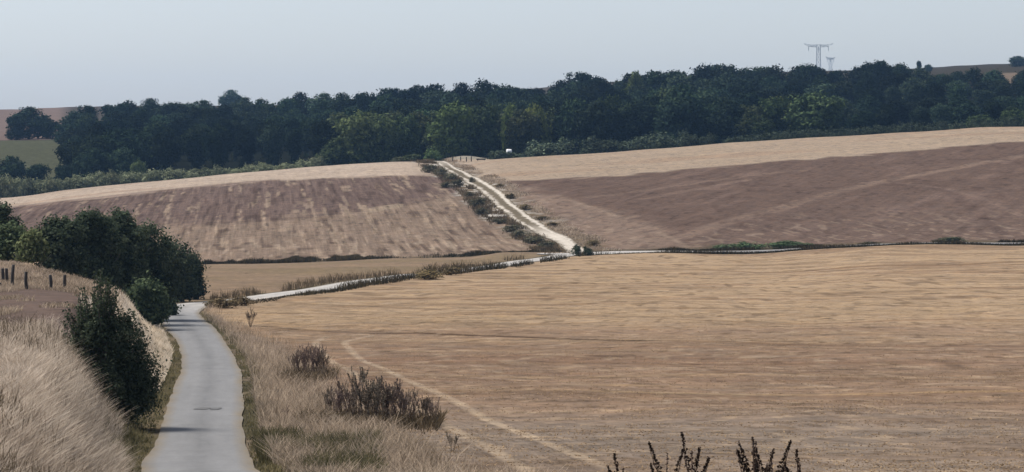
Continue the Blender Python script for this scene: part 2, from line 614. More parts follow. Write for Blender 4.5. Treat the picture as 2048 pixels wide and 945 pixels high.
nz = vnoise(gx * 0.05, gy * 0.05, 3)
nz2 = vnoise(gx * 0.22, gy * 0.22, 5)
nz3 = vnoise(gx * 0.6, gy * 0.6, 9)
rowsx = vnoise(gx * 0.02, gy * 0.35, 12)
# near right stubble: gold far away, pinkish and then greyer close by
gold = C(216, 185, 148)
pinkish = C(170, 141, 119)
grey = C(176, 157, 138)
col[:] = gold
blend(sstep(230, 165, gy + (nz - .5) * 30 + (rowsx - .5) * 40) * 0.8, pinkish)
blend(sstep(122, 92, gy + (nz - .5) * 22 + (gpx - 1300) * 0.008), grey)
blend(sstep(0.62, 0.8, rowsx) * (gy < 420) * sstep(90, 140, gy) * 0.35, C(160, 124, 100))
blend(sstep(0.3, 0.12, rowsx) * (gy < 300) * sstep(80, 140, gy) * 0.4, C(214, 184, 145))
near = (gy < 425) & (gsd > 1.6)
head = sstep(0, 1, (gpx - lerp([(620, 520), (680, 640), (760, 850), (830, 1050), (945, 1500)], gpy)) / -120.0)
head = np.where(gpy > 640, head, 0)
rowm[:, 0] = np.where(gy < 425, 1 - head, 0)
rowm[:, 3] = np.where(gy < 425, head, 0)


def line_mask(pts, wid_px, y0, y1, soft=0.7):
    """distance in metres to a line drawn on the ground between the given points"""
    P = np.array([unproject(a, b, y0, y1) for a, b in pts])
    P = catmull(P, 4.0)
    m = (gy > P[:, 1].min() - 8) & (gy < P[:, 1].max() + 8) & (gx > P[:, 0].min() - 8) & (gx < P[:, 0].max() + 8)
    out = np.zeros(len(gx))
    if m.any():
        sd, _, _ = dist_path(gx[m], gy[m], P)
        wv = wid_px
        out[m] = sstep(wv, wv * (1 - soft), np.abs(sd))
    return out


wheelA = [(655, 674), (632, 684), (642, 702), (700, 742), (780, 792), (860, 832), (950, 882), (1060, 944)]
wheelB = [(745, 671), (692, 683), (702, 702), (760, 735), (850, 776), (960, 831), (1080, 881), (1240, 944)]
blend(line_mask([(515, 652), (600, 660), (700, 666), (780, 668)], 1.0, 100, 300) * 0.5, C(120, 100, 84))
blend(line_mask([(760, 668), (850, 667), (950, 672), (1100, 677), (1300, 682)], 0.9, 100, 300) * 0.9, C(100, 80, 66))
nearm = (gy < 420) & (gsd > 1.6) & (gy > 60)
for fx_, fy_, ya_, yb_, yc_, yd_, sd_ in [(1.9, 1.0, 55, 60, 120, 160, 33), (1.1, .55, 110, 150, 220, 270, 133), (.6, .30, 210, 260, 420, 430, 233)]:
    zone = nearm * sstep(ya_, yb_, gy) * sstep(yd_, yc_, gy)
    skew = gx + gy * .15 * (vnoise(gx * .02, gy * .02, 40) - .5)
    blend(zone * sstep(.66, .88, vnoise(skew * fx_, gy * fy_, sd_)) * .5, C(222, 194, 160))
    blend(zone * sstep(.68, .9, vnoise(skew * fx_ * .9, gy * fy_ * 1.1, sd_ + 1)) * .5, C(118, 96, 78))
blend(nearm * sstep(.62, .85, vnoise(gx * .06, gy * .22, 35)) * .35, C(150, 122, 98))
for a_l, b_l, y_l, st_l, wd_l in [(1180, 1700, 604, .5, .9), (1720, 2060, 611, .45, .9), (1120, 1420, 618, .3, .8), (1450, 2060, 628, .3, 1.0), (1240, 1600, 683, .5, .6), (1500, 2060, 701, .4, .6),
                                  (1180, 1500, 690, .45, .5), (1700, 2060, 726, .35, .5), (1300, 1500, 741, .4, .45), (1650, 1900, 758, .3, .45), (1100, 1350, 566, .3, 1.2), (900, 1180, 609, .4, 1.0), (1500, 1800, 655, .35, .8), (940, 1120, 622, .4, .9)]:
    blend(line_mask([(a_l, y_l), ((a_l + b_l) / 2, y_l + 2), (b_l, y_l - 1)], wd_l, 70, 412) * st_l * (0.3 + 0.9 * nz2), C(128, 98, 78))
for wl_ in (wheelA, wheelB):
    blend(line_mask(wl_, 0.33, 60, 240) * (0.35 + 0.6 * nz3), C(226, 200, 168))
blend(line_mask([(1300, 682), (1600, 690), (2060, 694)], 1.1, 100, 300) * 0.4, C(140, 108, 88))
blend(line_mask([(1420, 541), (1700, 536), (1900, 531), (2060, 524)], 2.2, 200, 410) * 0.6, C(150, 118, 92))
blend(line_mask([(560, 604), (700, 612), (800, 616), (900, 620)], 1.6, 150, 330) * 0.35, C(130, 104, 84))
blend(line_mask([(520, 626), (545, 648), (640, 660)], 1.5, 150, 300) * 0.5, C(216, 182, 142))
blend(line_mask([(1380, 640), (1700, 646), (2060, 640)], 1.2, 150, 330) * 0.4, C(146, 112, 88))
blend(line_mask([(1200, 783), (1500, 790), (2060, 783)], 0.8, 60, 330) * 0.5 * (0.3 + 0.7 * nz2), C(222, 190, 140))
blend(line_mask([(1000, 770), (1300, 772), (1600, 775)], 1.6, 60, 330) * 0.4 * nz2, C(214, 180, 134))

# left near ground: rough dry grass, grey-brown field, ridge
left = (gy < 425) & (gsd < -1.0) & (gpx < 420 + 0 * gy)
dry = C(200, 182, 162)
lf = np.where(left, 1.0, 0.0) * sstep(240, 225, gy)
blend(lf, dry)
plough = sstep(96, 100, gy + (nz2 - .5) * 4) * sstep(146, 141, gy) * sstep(185, 150, gpx)
blend(lf * plough, C(146, 126, 114))
blend(lf * sstep(141, 146, gy) * sstep(200, 160, gpx), C(178, 156, 138))
rowm[:, 0] = np.where(lf > 0.5, plough * 0.6, rowm[:, 0])
rowm[:, 3] = np.where(lf > 0.5, 0, rowm[:, 3])
bright = lf * sstep(122, 134, gy) * sstep(205, 185, gy) * sstep(-4.8, -3.6, gsd + (nz3 - .5) * 1.5) * sstep(-1.9, -2.4, gsd)
blend(bright, C(240, 222, 194, .85))

# meadow beyond the second bend and verges
meadow = np.where((gy < 432) & (gy > 225) & (gsd < 0) & (gpx > 330), 1.0, 0.0)
blend(meadow, C(182, 156, 128))
blend(meadow * sstep(0.35, 0.7, nz) * 0.4, C(154, 138, 104))
rowm[meadow > 0.5] = (0.5, 0, 0, 0)
vw = np.interp(gy, [60, 170, 230, 300], [5.8, 5.0, 2.8, 2.2])
vr = np.where((gy < 424) & (gsd > 0), sstep(0, -1.2, gsd - vw + (nz2 - .5) * 1.6), 0)
blend(vr, C(188, 166, 146))
blend(vr * sstep(0.5, 0.75, nz2) * 0.7, C(122, 108, 86))
blend(vr * sstep(0.6, 0.8, nz3) * 0.6, C(222, 202, 178))
vl = np.where((gy < 424) & (gsd < 0), sstep(-2.7, -2.3, gsd + (nz2 - .5) * 0.8), 0)
blend(vl, C(118, 108, 82))
vn = vnoise(gx * 1.6, gy * .22, 44)
blend(vl * sstep(.5, .8, vn) * .7, C(166, 148, 122))
vr2 = np.where((gy < 424) & (gsd > 0), sstep(2.6, 2.1, gsd + (nz2 - .5) * 0.8), 0) * sstep(260, 200, gy)
blend(vr2, C(112, 104, 80))
blend(vr2 * sstep(.5, .8, vn) * .7, C(170, 150, 126))
rowm *= (1 - np.clip(vr + vl, 0, 1))[:, None]

# far fields
far = np.where((gy >= 424) & (gy < 722), 1.0, 0.0)
tsd, _, tss = (np.zeros(len(gx)), None, np.zeros(len(gx)))
fm = far > 0
a_, _, c_ = dist_path(gx[fm], gy[fm], TRACK)
tsd[fm], tss[fm] = a_, c_
lfar = far * (tsd < 0)
rfar = far * (tsd >= 0)
rows_up = vnoise((gx + gy * 0.09) * 0.55, gy * 0.03, 21)
blend(lfar, C(174, 150, 128))
ub = lerp([(-200, 470), (300, 454), (560, 440), (760, 419), (950, 384), (1100, 360)], gpx)
upper = lfar * sstep(4, -8, gpy - ub + (nz2 - .5) * 14)
blend(upper * 0.85, C(136, 114, 103))
blend(lfar * np.exp(-((gpy - ub) / 3.0) ** 2) * 0.5 * sstep(.3, .6, nz2), C(110, 90, 82))
wob = gx + gy * 0.09 + 1.2 * (vnoise(gx * .08, gy * .03, 24) - .5)
r1 = vnoise(wob * 0.95, gy * 0.035, 22)
r2 = vnoise(wob * 1.4, gy * 0.05, 23)
r3 = vnoise(wob * 0.5, gy * 0.02, 25)
fl = vnoise(wob * 1.6, gy * 0.16, 26)
blend(lfar * sstep(.60, .85, r1) * sstep(.25, .6, fl) * 0.75, C(206, 180, 152))
blend(lfar * sstep(.62, .85, r2) * sstep(.3, .7, r3) * 0.55, C(104, 84, 72))
blend(lfar * sstep(.68, .85, fl) * sstep(560, 450, gy) * 0.6, C(212, 188, 160))
blend(lfar * sstep(.70, .88, vnoise(wob * 1.1, gy * .11, 27)) * 0.55, C(96, 78, 68))
blend(line_mask([(738, 423), (765, 417), (800, 411)], 3.5, 425, 700) * 0.7 * (gpx < 805) * (gpx > 735), C(206, 182, 152))
rowm[lfar > 0.5] = (0, 1, 0, 0)
blend(rfar, C(136, 113, 98))
rowm[rfar > 0.5] = (0, 0, 0.8, 0)
# light corner between the track and the headland line
cornerline = lerp([(300, 985), (372, 1010), (400, 1130), (430, 1220), (460, 1300), (485, 1350), (510, 1400)], gpy)
corner = rfar * sstep(60, -30, gpx - cornerline + (nz2 - .5) * 70)
blend(corner * 0.9, C(172, 147, 127))
lowr = rfar * sstep(-10, 40, gpx - lerp([(330, 2040), (345, 1900), (380, 1690), (430, 1500), (470, 1370), (490, 1330)], gpy) - (nz2 - .5) * 60)
blend(lowr * sstep(380, 500, gpy + (gpx - 1400) * 0.06) * 0.6, C(146, 123, 108))
blend(line_mask([(1345, 478), (1500, 432), (1690, 380), (1860, 346), (2060, 311)], 3.0, 425, 700) * 0.8 * (0.35 + 0.65 * nz2), C(172, 146, 126))
blend(line_mask([(1180, 395), (1300, 380), (1480, 355), (1600, 342)], 2.6, 425, 700) * 0.5 * (0.3 + 0.7 * nz2), C(172, 146, 126))
blend(line_mask([(1700, 440), (1850, 400), (2060, 372)], 2.0, 425, 700) * 0.4 * (0.3 + 0.7 * nz2), C(156, 132, 116))
blend(line_mask([(1290, 398), (1390, 380), (1500, 360)], 2.2, 425, 700) * 0.6 * (0.3 + 0.7 * nz2), C(180, 152, 132))
blend(line_mask([(1150, 372), (1300, 362), (1480, 342), (1560, 336)], 1.6, 425, 700) * 0.5 * nz2, C(100, 80, 72))
blend(line_mask([(1850, 362), (1935, 412), (2010, 470)], 1.4, 425, 700) * 0.55 * (0.3 + 0.7 * nz2), C(104, 84, 74))
blend(line_mask([(1720, 366), (1850, 372), (1960, 398), (2060, 440)], 1.2, 425, 700) * 0.5 * (0.3 + 0.7 * nz2), C(172, 146, 128))
ff = vnoise(gx * 1.3 + gy * .25 + 3 * nz2, gy * .2 - gx * .12, 28)
blend(rfar * sstep(.62, .85, ff) * np.clip(corner + lowr * sstep(400, 470, gpy), 0, 1) * 0.42, C(208, 182, 156))
blend(rfar * sstep(.70, .9, vnoise(gx * .7, gy * .2, 29)) * 0.4, C(100, 80, 70))
blend(rfar * sstep(.70, .9, vnoise(gx * .35 - gy * .12, gy * .06, 30)) * 0.35, C(164, 138, 122))
edge_c = rfar * np.exp(-((gpx - cornerline - 6) / 9.0) ** 2) * sstep(385, 410, gpy)
blend(edge_c * 0.5 * sstep(.3, .6, nz2), C(204, 178, 152))
# pale strip under the crest
cl = lerp([(0, 418), (300, 385), (500, 365), (700, 354), (860, 350), (930, 352), (1000, 364), (1250, 350), (1500, 328), (1800, 303), (2048, 282)], gpx)
crest = far * sstep(3, -3, gpy - cl + (nz2 - .5) * 5)
blend(crest, C(232, 208, 182))
blend(crest * sstep(700, 1100, gpx), C(208, 184, 156))
blend(crest * sstep(0.5, 0.8, vnoise(gx * 0.02, gy * 0.12, 31)) * 0.4, C(198, 164, 134))
rowm[crest > 0.5] = (0.45, 0.2, 0, 0)
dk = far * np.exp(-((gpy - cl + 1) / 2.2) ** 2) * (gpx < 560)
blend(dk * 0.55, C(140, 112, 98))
# scrubby verge along the hill track
tv = far * sstep(7.0, 3.0, np.abs(tsd) + (nz2 - .5) * 5 + np.where(tsd > 0, 1.0, 0))
blend(tv, C(150, 130, 104))
blend(tv * sstep(0.36, 0.55, nz3) * sstep(440, 540, gy) * np.where(tsd < 0, 1, .6), C(232, 222, 206, .56))
rowm *= (1 - 0.8 * tv)[:, None]
# foot of the slope: rough strip
ft = sstep(421, 424, gy) * sstep(437, 430, gy + (nz2 - .5) * 8)
blend(ft * 0.8, C(122, 108, 86))
rowm *= (1 - ft)[:, None]

# behind the crest
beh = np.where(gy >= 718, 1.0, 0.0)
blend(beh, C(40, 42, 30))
blend(beh * sstep(880, 895, gpx) * sstep(992, 980, gpx) * sstep(785, 765, gy), C(196, 184, 162))
lg = beh * sstep(160, 120, gpx) * sstep(1000, 985, gy)
blend(lg, C(112, 112, 86))
blend(beh * sstep(1075, 1100, gy) * 1.0, C(104, 94, 82))
blend(beh * sstep(150, 110, gpx) * sstep(990, 1005, gy), C(156, 134, 120))
blend(beh * sstep(1085, 1110, gy) * sstep(1500, 1700, gpx), C(150, 130, 108))
blend(beh * sstep(1085, 1110, gy) * sstep(1500, 1700, gpx) * sstep(1350, 1370, gy), C(84, 76, 60))
rowm[beh > 0.5] = (0.3, 0, 0, 0)

idx = np.arange(NX * NY).reshape(NY, NX)
GF = np.stack([idx[:-1, :-1].ravel(), idx[:-1, 1:].ravel(), idx[1:, 1:].ravel(), idx[1:, :-1].ravel()], 1)
M_ground = ground_material()
col4 = np.concatenate([col, np.ones((len(col), 1))], 1)
me = new_mesh('ground', np.stack([gx, gy, gzv], 1), GF, [M_ground], smooth=True,
              attrs={'Col': ('FLOAT_COLOR', 'POINT', col4), 'rows': ('FLOAT_COLOR', 'POINT', rowm)})
link('ground', me, kind='structure')


# ------------------------------------------------------------------ road, track
def ribbon(P, half, lift, na, tone_fn, wob=0.0, seed=0):
    r = np.random.default_rng(seed)
    T = np.gradient(P, axis=0)
    T /= np.linalg.norm(T, axis=1)[:, None]
    Nn = np.stack([T[:, 1], -T[:, 0]], 1)
    half = np.broadcast_to(half, (len(P),))
    n = len(P)
    w1 = np.convolve(r.normal(0, wob, n + 6), np.ones(7) / 7, 'valid') if wob else np.zeros(n)
    w2 = np.convolve(r.normal(0, wob, n + 6), np.ones(7) / 7, 'valid') if wob else np.zeros(n)
    ac = np.linspace(-1, 1, na)
    hw = np.where(ac[None, :] < 0, (half + w1)[:, None], (half + w2)[:, None])
    X = P[:, 0][:, None] + Nn[:, 0][:, None] * ac[None, :] * hw
    Yv = P[:, 1][:, None] + Nn[:, 1][:, None] * ac[None, :] * hw
    Z = ground_z(X.ravel(), Yv.ravel()).reshape(X.shape)
    Z = Z + lift - 0.02 * np.abs(ac)[None, :] ** 2
    V = np.stack([X.ravel(), Yv.ravel(), Z.ravel()], 1)
    ii = np.arange(n * na).reshape(n, na)
    Fq = np.stack([ii[:-1, :-1].ravel(), ii[:-1, 1:].ravel(), ii[1:, 1:].ravel(), ii[1:, :-1].ravel()], 1)
    A = np.repeat(ac[None, :], n, 0).ravel()
    tn = np.repeat(tone_fn(P)[:, None], na, 1).ravel()
    return V, Fq, {'across': ('FLOAT', 'POINT', A), 'tone': ('FLOAT', 'POINT', tn)}


M_road = road_material()
V, Fq, At = ribbon(ROAD, np.interp(ROAD[:, 1], [60, 105, 130, 185, 205, 245, 265], [1.33, 1.36, 1.42, 1.5, 1.7, 1.75, 1.42]), 0.07, 9, lambda P: sstep(215, 262, P[:, 1]) * (1 - .85 * sstep(20, 32, P[:, 0])), wob=0.14, seed=3)
link('road', new_mesh('road', V, Fq, [M_road], smooth=True, attrs=At), kind='structure')
# pale gravel apron where the hill track meets the road
ap = np.array([(at(1095, 408), 408), (at(1130, 412), 412), (at(1165, 414), 414), (at(1195, 415), 415)])
V, Fq, At = ribbon(catmull(ap, 1.0), np.interp(np.linspace(0, 1, len(catmull(ap, 1.0))), [0, .3, .6, 1], [1.8, 3.6, 3.8, 1.9]), 0.11, 9, lambda P: np.ones(len(P)))
link('gravel_junction', new_mesh('gravel_junction', V, Fq, [M_road], smooth=True, attrs=At), kind='structure')
M_track = track_material()
V, Fq, At = ribbon(TRACK, np.interp(np.linspace(0, 1, len(TRACK)), [0, .1, .25, .7, 1], [1.6, 1.3, 1.9, 2.2, 1.6]), 0.14, 13, lambda P: sstep(500, 470, P[:, 1]) + 0.5 * sstep(660, 690, P[:, 1]), wob=0.25, seed=6)
link('chalk_track', new_mesh('chalk_track', V, Fq, [M_track], smooth=True, attrs=At), kind='structure')

# dark repair patch across the road
px_, pY = unproject(417, 822, 80, 140)
M_patch = simple_material('dark_tar_patch', (0.075, 0.072, 0.066), 0.9, 0.35, 5)
seg = []
for i, (a, b) in enumerate([(-0.50, 0.05), (0.09, 0.46)]):
    t = np.linspace(0, 2 * np.pi, 14, endpoint=False)
    cx, hw = (a + b) / 2, (b - a) / 2
    xs = px_ + cx + hw * np.cos(t) * (1 + 0.15 * rng.standard_normal(14))
    ys = pY + 0.95 * np.sin(t) * (1 + 0.2 * rng.standard_normal(14))
    seg.append(np.stack([xs, ys, ground_z(xs, ys) + 0.084], 1))
link('road_patch', new_mesh('road_patch', np.vstack(seg), [list(range(14)), list(range(14, 28))], [M_patch]), kind='structure')

# ------------------------------------------------------------------ vegetation builders
def unit(v):
    return v / np.maximum(np.linalg.norm(v, axis=1)[:, None], 1e-9)


def leaf_quads(P, Nn, size, r, aspect=0.6):
    n = len(P)
    a = unit(r.standard_normal((n, 3)))
    t1 = unit(np.cross(Nn, a))
    t2 = np.cross(Nn, t1)
    s = (size * r.uniform(0.6, 1.35, n))[:, None]
    V = np.stack([P - t1 * s, P - t2 * s * aspect + Nn * s * .15, P + t1 * s, P + t2 * s * aspect + Nn * s * .15], 1).reshape(-1, 3)
    Fq = np.arange(4 * n).reshape(n, 4)
    return V, Fq


def crown(lobes, n_clumps, per, leaf, sigma, r, inner=0.25, zmin=None, up=0.35):
    """lobes: (cx, cy, cz, rx, ry, rz). Leaves gathered in clumps over the lobes."""
    Lb = np.array(lobes, float)
    wts = (Lb[:, 3] * Lb[:, 5]) ** 1.0
    li = r.choice(len(Lb), n_clumps, p=wts / wts.sum())
    d = unit(r.standard_normal((n_clumps, 3)))
    rad = np.where(r.random(n_clumps) < inner, r.uniform(0.25, 0.7, n_clumps), r.uniform(0.8, 1.06, n_clumps))
    cc = Lb[li, :3] + d * Lb[li, 3:6] * rad[:, None]
    cs = sigma * r.uniform(0.6, 1.4, n_clumps)
    k = np.repeat(np.arange(n_clumps), per)
    P = cc[k] + r.standard_normal((len(k), 3)) * cs[k][:, None] * np.array([1, 1, 0.8])
    Nn = unit(unit((P - Lb[li[k], :3]) / Lb[li[k], 3:6]) * 0.9 + r.standard_normal((len(k), 3)) * 0.75 + np.array([0, 0, up]))
    if zmin is not None:
        ok = P[:, 2] > zmin
        P, Nn, k = P[ok], Nn[ok], k[ok]
    V, Fq = leaf_quads(P, Nn, leaf, r)
    ct = r.random(n_clumps)
    tint = np.clip(ct[k] * 0.7 + r.random(len(k)) * 0.45 - 0.08, 0, 1)
    return V, Fq, tint


def tube(pts, radii, sides=6):
    pts = np.array(pts, float)
    V, Fc = [], []
    for i, p in enumerate(pts):
        d = pts[min(i + 1, len(pts) - 1)] - pts[max(i - 1, 0)]
        d /= np.linalg.norm(d)
        a = np.cross(d, [0.3, 0.9, 0.1])
        a /= np.linalg.norm(a)
        b = np.cross(d, a)
        for k in range(sides):
            t = 2 * math.pi * k / sides
            V.append(p + radii[i] * (math.cos(t) * a + math.sin(t) * b))
    for i in range(len(pts) - 1):
        for k in range(sides):
            Fc.append([i*sides+k, i*sides+(k+1) % sides, (i+1)*sides+(k+1) % sides, (i+1)*sides+k])
    Fc.append(list(range(sides))[::-1])
    Fc.append([(len(pts)-1)*sides+k for k in range(sides)])
    return V, Fc


def join_tubes(list_):
    V, Fc = [], []
    for v, f in list_:
        o = len(V)
        V += list(v)
        Fc += [[i + o for i in q] for q in f]
    return V, Fc


def tint_attr(t):
    return {'tint': ('FLOAT', 'FACE', t)}


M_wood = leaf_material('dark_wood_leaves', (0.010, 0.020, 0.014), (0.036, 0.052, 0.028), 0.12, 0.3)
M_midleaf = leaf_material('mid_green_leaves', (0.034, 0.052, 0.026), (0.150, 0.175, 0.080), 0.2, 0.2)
M_hedge = leaf_material('hedge_leaves', (0.08, 0.10, 0.055), (0.29, 0.30, 0.175), 0.2, 0.25)
M_darkhedge = leaf_material('dark_hedge_leaves', (0.020, 0.030, 0.020), (0.095, 0.115, 0.072), 0.12, 0.2)
M_thorn = leaf_material('thorn_leaves', (0.022, 0.036, 0.021), (0.110, 0.130, 0.078), 0.3, 0.15)
M_bush = leaf_material('roadside_bush_leaves', (0.022, 0.036, 0.022), (0.125, 0.145, 0.090), 0.35, 0.1)
M_scrub = leaf_material('scrub_leaves', (0.048, 0.052, 0.034), (0.17, 0.165, 0.115), 0.2, 0.25)
M_bark = simple_material('grey_bark', (0.085, 0.072, 0.058), 0.95, 0.4, 3)
M_palebark = simple_material('pale_bark', (0.26, 0.235, 0.19), 0.95, 0.35, 3)


def trunk_mesh(h, r0, rr, lean=0.1, limbs=4, name='trunk', mat=None):
    parts = []
    top = np.array([rr.normal(0, lean), rr.normal(0, lean), h])
    parts.append(tube([(0, 0, -0.3), top * 0.35 + [0, 0, 0.0], top * 0.7, top], [r0 * 1.25, r0, r0 * 0.7, r0 * 0.4]))
    for k in range(limbs):
        a = 2 * math.pi * (k + rr.random()) / limbs
        b = top * rr.uniform(0.4, 0.8)
        e = b + np.array([math.cos(a), math.sin(a), 0.9]) * h * rr.uniform(0.3, 0.45)
        parts.append(tube([b, (b + e) / 2 + [0, 0, -0.04 * h], e], [r0 * 0.5, r0 * 0.35, r0 * 0.12], 5))
    V, Fc = join_tubes(parts)
    return new_mesh(name, np.array(V), Fc, [mat or M_bark], smooth=True)


def wood_proto(kind, seed, mat):
    """unit tree: height 1, crown half-width about 0.4"""
    r = np.random.default_rng(seed)
    lobes = []
    if kind == 'round':
        lobes.append((0, 0, 0.50, 0.36, 0.36, 0.44))
        lobes.append((0, 0, 0.22, 0.36, 0.36, 0.2))
        for k in range(7):
            a = k * 2 * math.pi / 7 + r.uniform(-.3, .3)
            q = r.uniform(0.18, 0.28)
            lobes.append((math.cos(a)*q, math.sin(a)*q, r.uniform(0.38, 0.78), r.uniform(.13, .2), r.uniform(.13, .2), r.uniform(.12, .18)))
        lobes.append((r.normal(0, .05), r.normal(0, .05), 0.85, .16, .16, .13))
    elif kind == 'tall':
        for k in range(8):
            z = 0.10 + 0.105 * k
            w = 0.24 * math.sin(math.pi * min(1, (0.95 - z) / 0.75 + 0.12)) ** 0.7 + 0.04
            lobes.append((r.normal(0, .06), r.normal(0, .06), z, w, w, .13))
        lobes.append((0, 0, 0.92, .07, .07, .08))
    else:  # ragged
        for k in range(9):
            a = r.uniform(0, 6.28)
            q = r.uniform(0.05, 0.3)
            z = r.uniform(0.3, 0.86)
            lobes.append((math.cos(a)*q, math.sin(a)*q, z, r.uniform(.13, .22), r.uniform(.13, .22), r.uniform(.10, .16)))
        lobes.append((0, 0, .45, .32, .32, .4))
        lobes.append((0, 0, 0.2, 0.36, 0.36, 0.2))
    V, Fq, t = crown(lobes, 520, 11, 0.030, 0.035, r, inner=0.2, zmin=0.0)
    return new_mesh('wood_tree_' + kind, V, Fq, [mat], attrs=tint_attr(t))


def copy_tree(o, loc, rz, scl, label=None, color=None):
    c = o.copy()
    COL.objects.link(c)
    c.location, c.rotation_euler, c.scale = loc, (0, 0, rz), scl
    if label:
        c['label'] = label
    if color:
        c.color = (*color, 1)
    for ch in list(o.children):
        d = ch.copy()
        COL.objects.link(d)
        d.parent = c
        if color:
            d.color = (*color, 1)
    return c


# ------------------------------------------------------------------ the wood across the valley
print('wood')
protos = [wood_proto('round', 1, M_wood), wood_proto('round', 2, M_wood), wood_proto('ragged', 3, M_wood), wood_proto('ragged', 4, M_wood), wood_proto('round', 7, M_wood)]
tallp = [wood_proto('tall', 5, M_wood), wood_proto('tall', 6, M_wood)]
midp = [wood_proto('round', 8, M_midleaf), wood_proto('ragged', 9, M_midleaf), wood_proto('round', 10, M_midleaf)]

skyline = [(130, 232), (150, 222), (200, 213), (280, 206), (310, 203), (400, 203), (440, 206), (520, 201), (560, 197), (640, 189), (700, 186), (760, 180), (860, 172), (880, 168), (940, 165), (1000, 165), (1035, 170), (1047, 179), (1060, 168), (1120, 160), (1160, 148), (1240, 150), (1262, 158), (1290, 148), (1340, 132), (1400, 130), (1450, 132), (1500, 135), (1570, 135), (1640, 126), (1655, 141), (1700, 133), (1740, 124), (1800, 128), (1820, 136), (1850, 136), (1900, 140), (1980, 140), (2060, 137), (2200, 134)]
front = [(130, 275), (200, 262), (300, 258), (450, 252), (600, 252), (680, 228), (750, 228), (900, 212), (1000, 214), (1100, 218), (1200, 198), (1250, 218), (1340, 175), (1450, 202), (1550, 200), (1620, 200), (1680, 220), (1750, 215), (1850, 208), (2060, 203), (2200, 200)]
GW = 'trees packed in the wood across the valley'
rows_y = [768, 822, 885, 955, 1035]
rw = random.Random(5)
nwood = 0
for k, Yk in enumerate(rows_y):
    step = [50, 48, 46, 44, 38][k]
    x = 130 + rw.uniform(0, 20)
    while x < 2130:
        px = x + rw.uniform(-10, 10)
        Yt = Yk + rw.uniform(-18, 18)
        f = k / 4.0
        top = lerp(front, px) * (1 - f) + lerp(skyline, px) * f + rw.uniform(-4, 9) * (1.3 - 0.6 * f)
        if k == 4:
            top = lerp(skyline, px) + rw.uniform(-5, 4) - 5 * (px < 640)
        X = at(px, Yt)
        z0 = gz(X, Yt)
        h = (zpy(Yt, top) - z0)
        if k in (0, 1) and 1700 < px:
            h *= 0.95
        h = max(6.5, min(21, h))
        conif = k <= 1 and 300 < px < 650 or (k <= 2 and px > 1760 and rw.random() < 0.5)
        me = rw.choice(tallp if conif else protos)
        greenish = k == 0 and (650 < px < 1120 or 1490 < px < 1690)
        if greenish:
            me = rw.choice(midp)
        wdt = h * (rw.uniform(0.7, 0.95) if conif else rw.uniform(0.85, 1.25))
        wdt = min(max(wdt, 11.0 if not conif else 8.0), 17)
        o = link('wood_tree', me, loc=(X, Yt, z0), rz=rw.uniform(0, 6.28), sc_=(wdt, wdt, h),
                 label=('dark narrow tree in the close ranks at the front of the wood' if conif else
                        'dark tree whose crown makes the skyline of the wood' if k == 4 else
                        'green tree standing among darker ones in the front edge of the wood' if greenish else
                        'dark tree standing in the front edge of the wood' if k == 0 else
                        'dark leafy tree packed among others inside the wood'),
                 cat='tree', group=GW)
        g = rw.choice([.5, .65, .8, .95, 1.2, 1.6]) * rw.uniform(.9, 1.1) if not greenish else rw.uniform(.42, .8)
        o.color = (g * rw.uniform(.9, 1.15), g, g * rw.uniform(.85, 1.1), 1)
        nwood += 1
        x += step * (0.9 + 0.25 * rw.random())


def tree_thing(name, me, px, Yt, top, wpx, label, color=(1, 1, 1), base=None, group=None, trunk=True):
    X = at(px, Yt)
    z0 = gz(X, Yt) if base is None else zpy(Yt, base)
    h = zpy(Yt, top) - z0
    w = wpx / F * Yt / 0.86
    root = bpy.data.objects.new(name, None)
    COL.objects.link(root)
    root.location = (X, Yt, z0)
    root['label'], root['category'] = label, ('bush' if 'bush' in name or 'shrub' in name else 'tree')
    if group:
        root['group'] = group
    c = link('crown', me, parent=root, rz=rw.uniform(0, 6.28), sc_=(w, w, h))
    c.color = (*color, 1)
    if trunk:
        link('trunk', trunk_mesh(h * 0.5, max(0.12, h * 0.018), np.random.default_rng(int(px)), 0.2), parent=root)
    return root


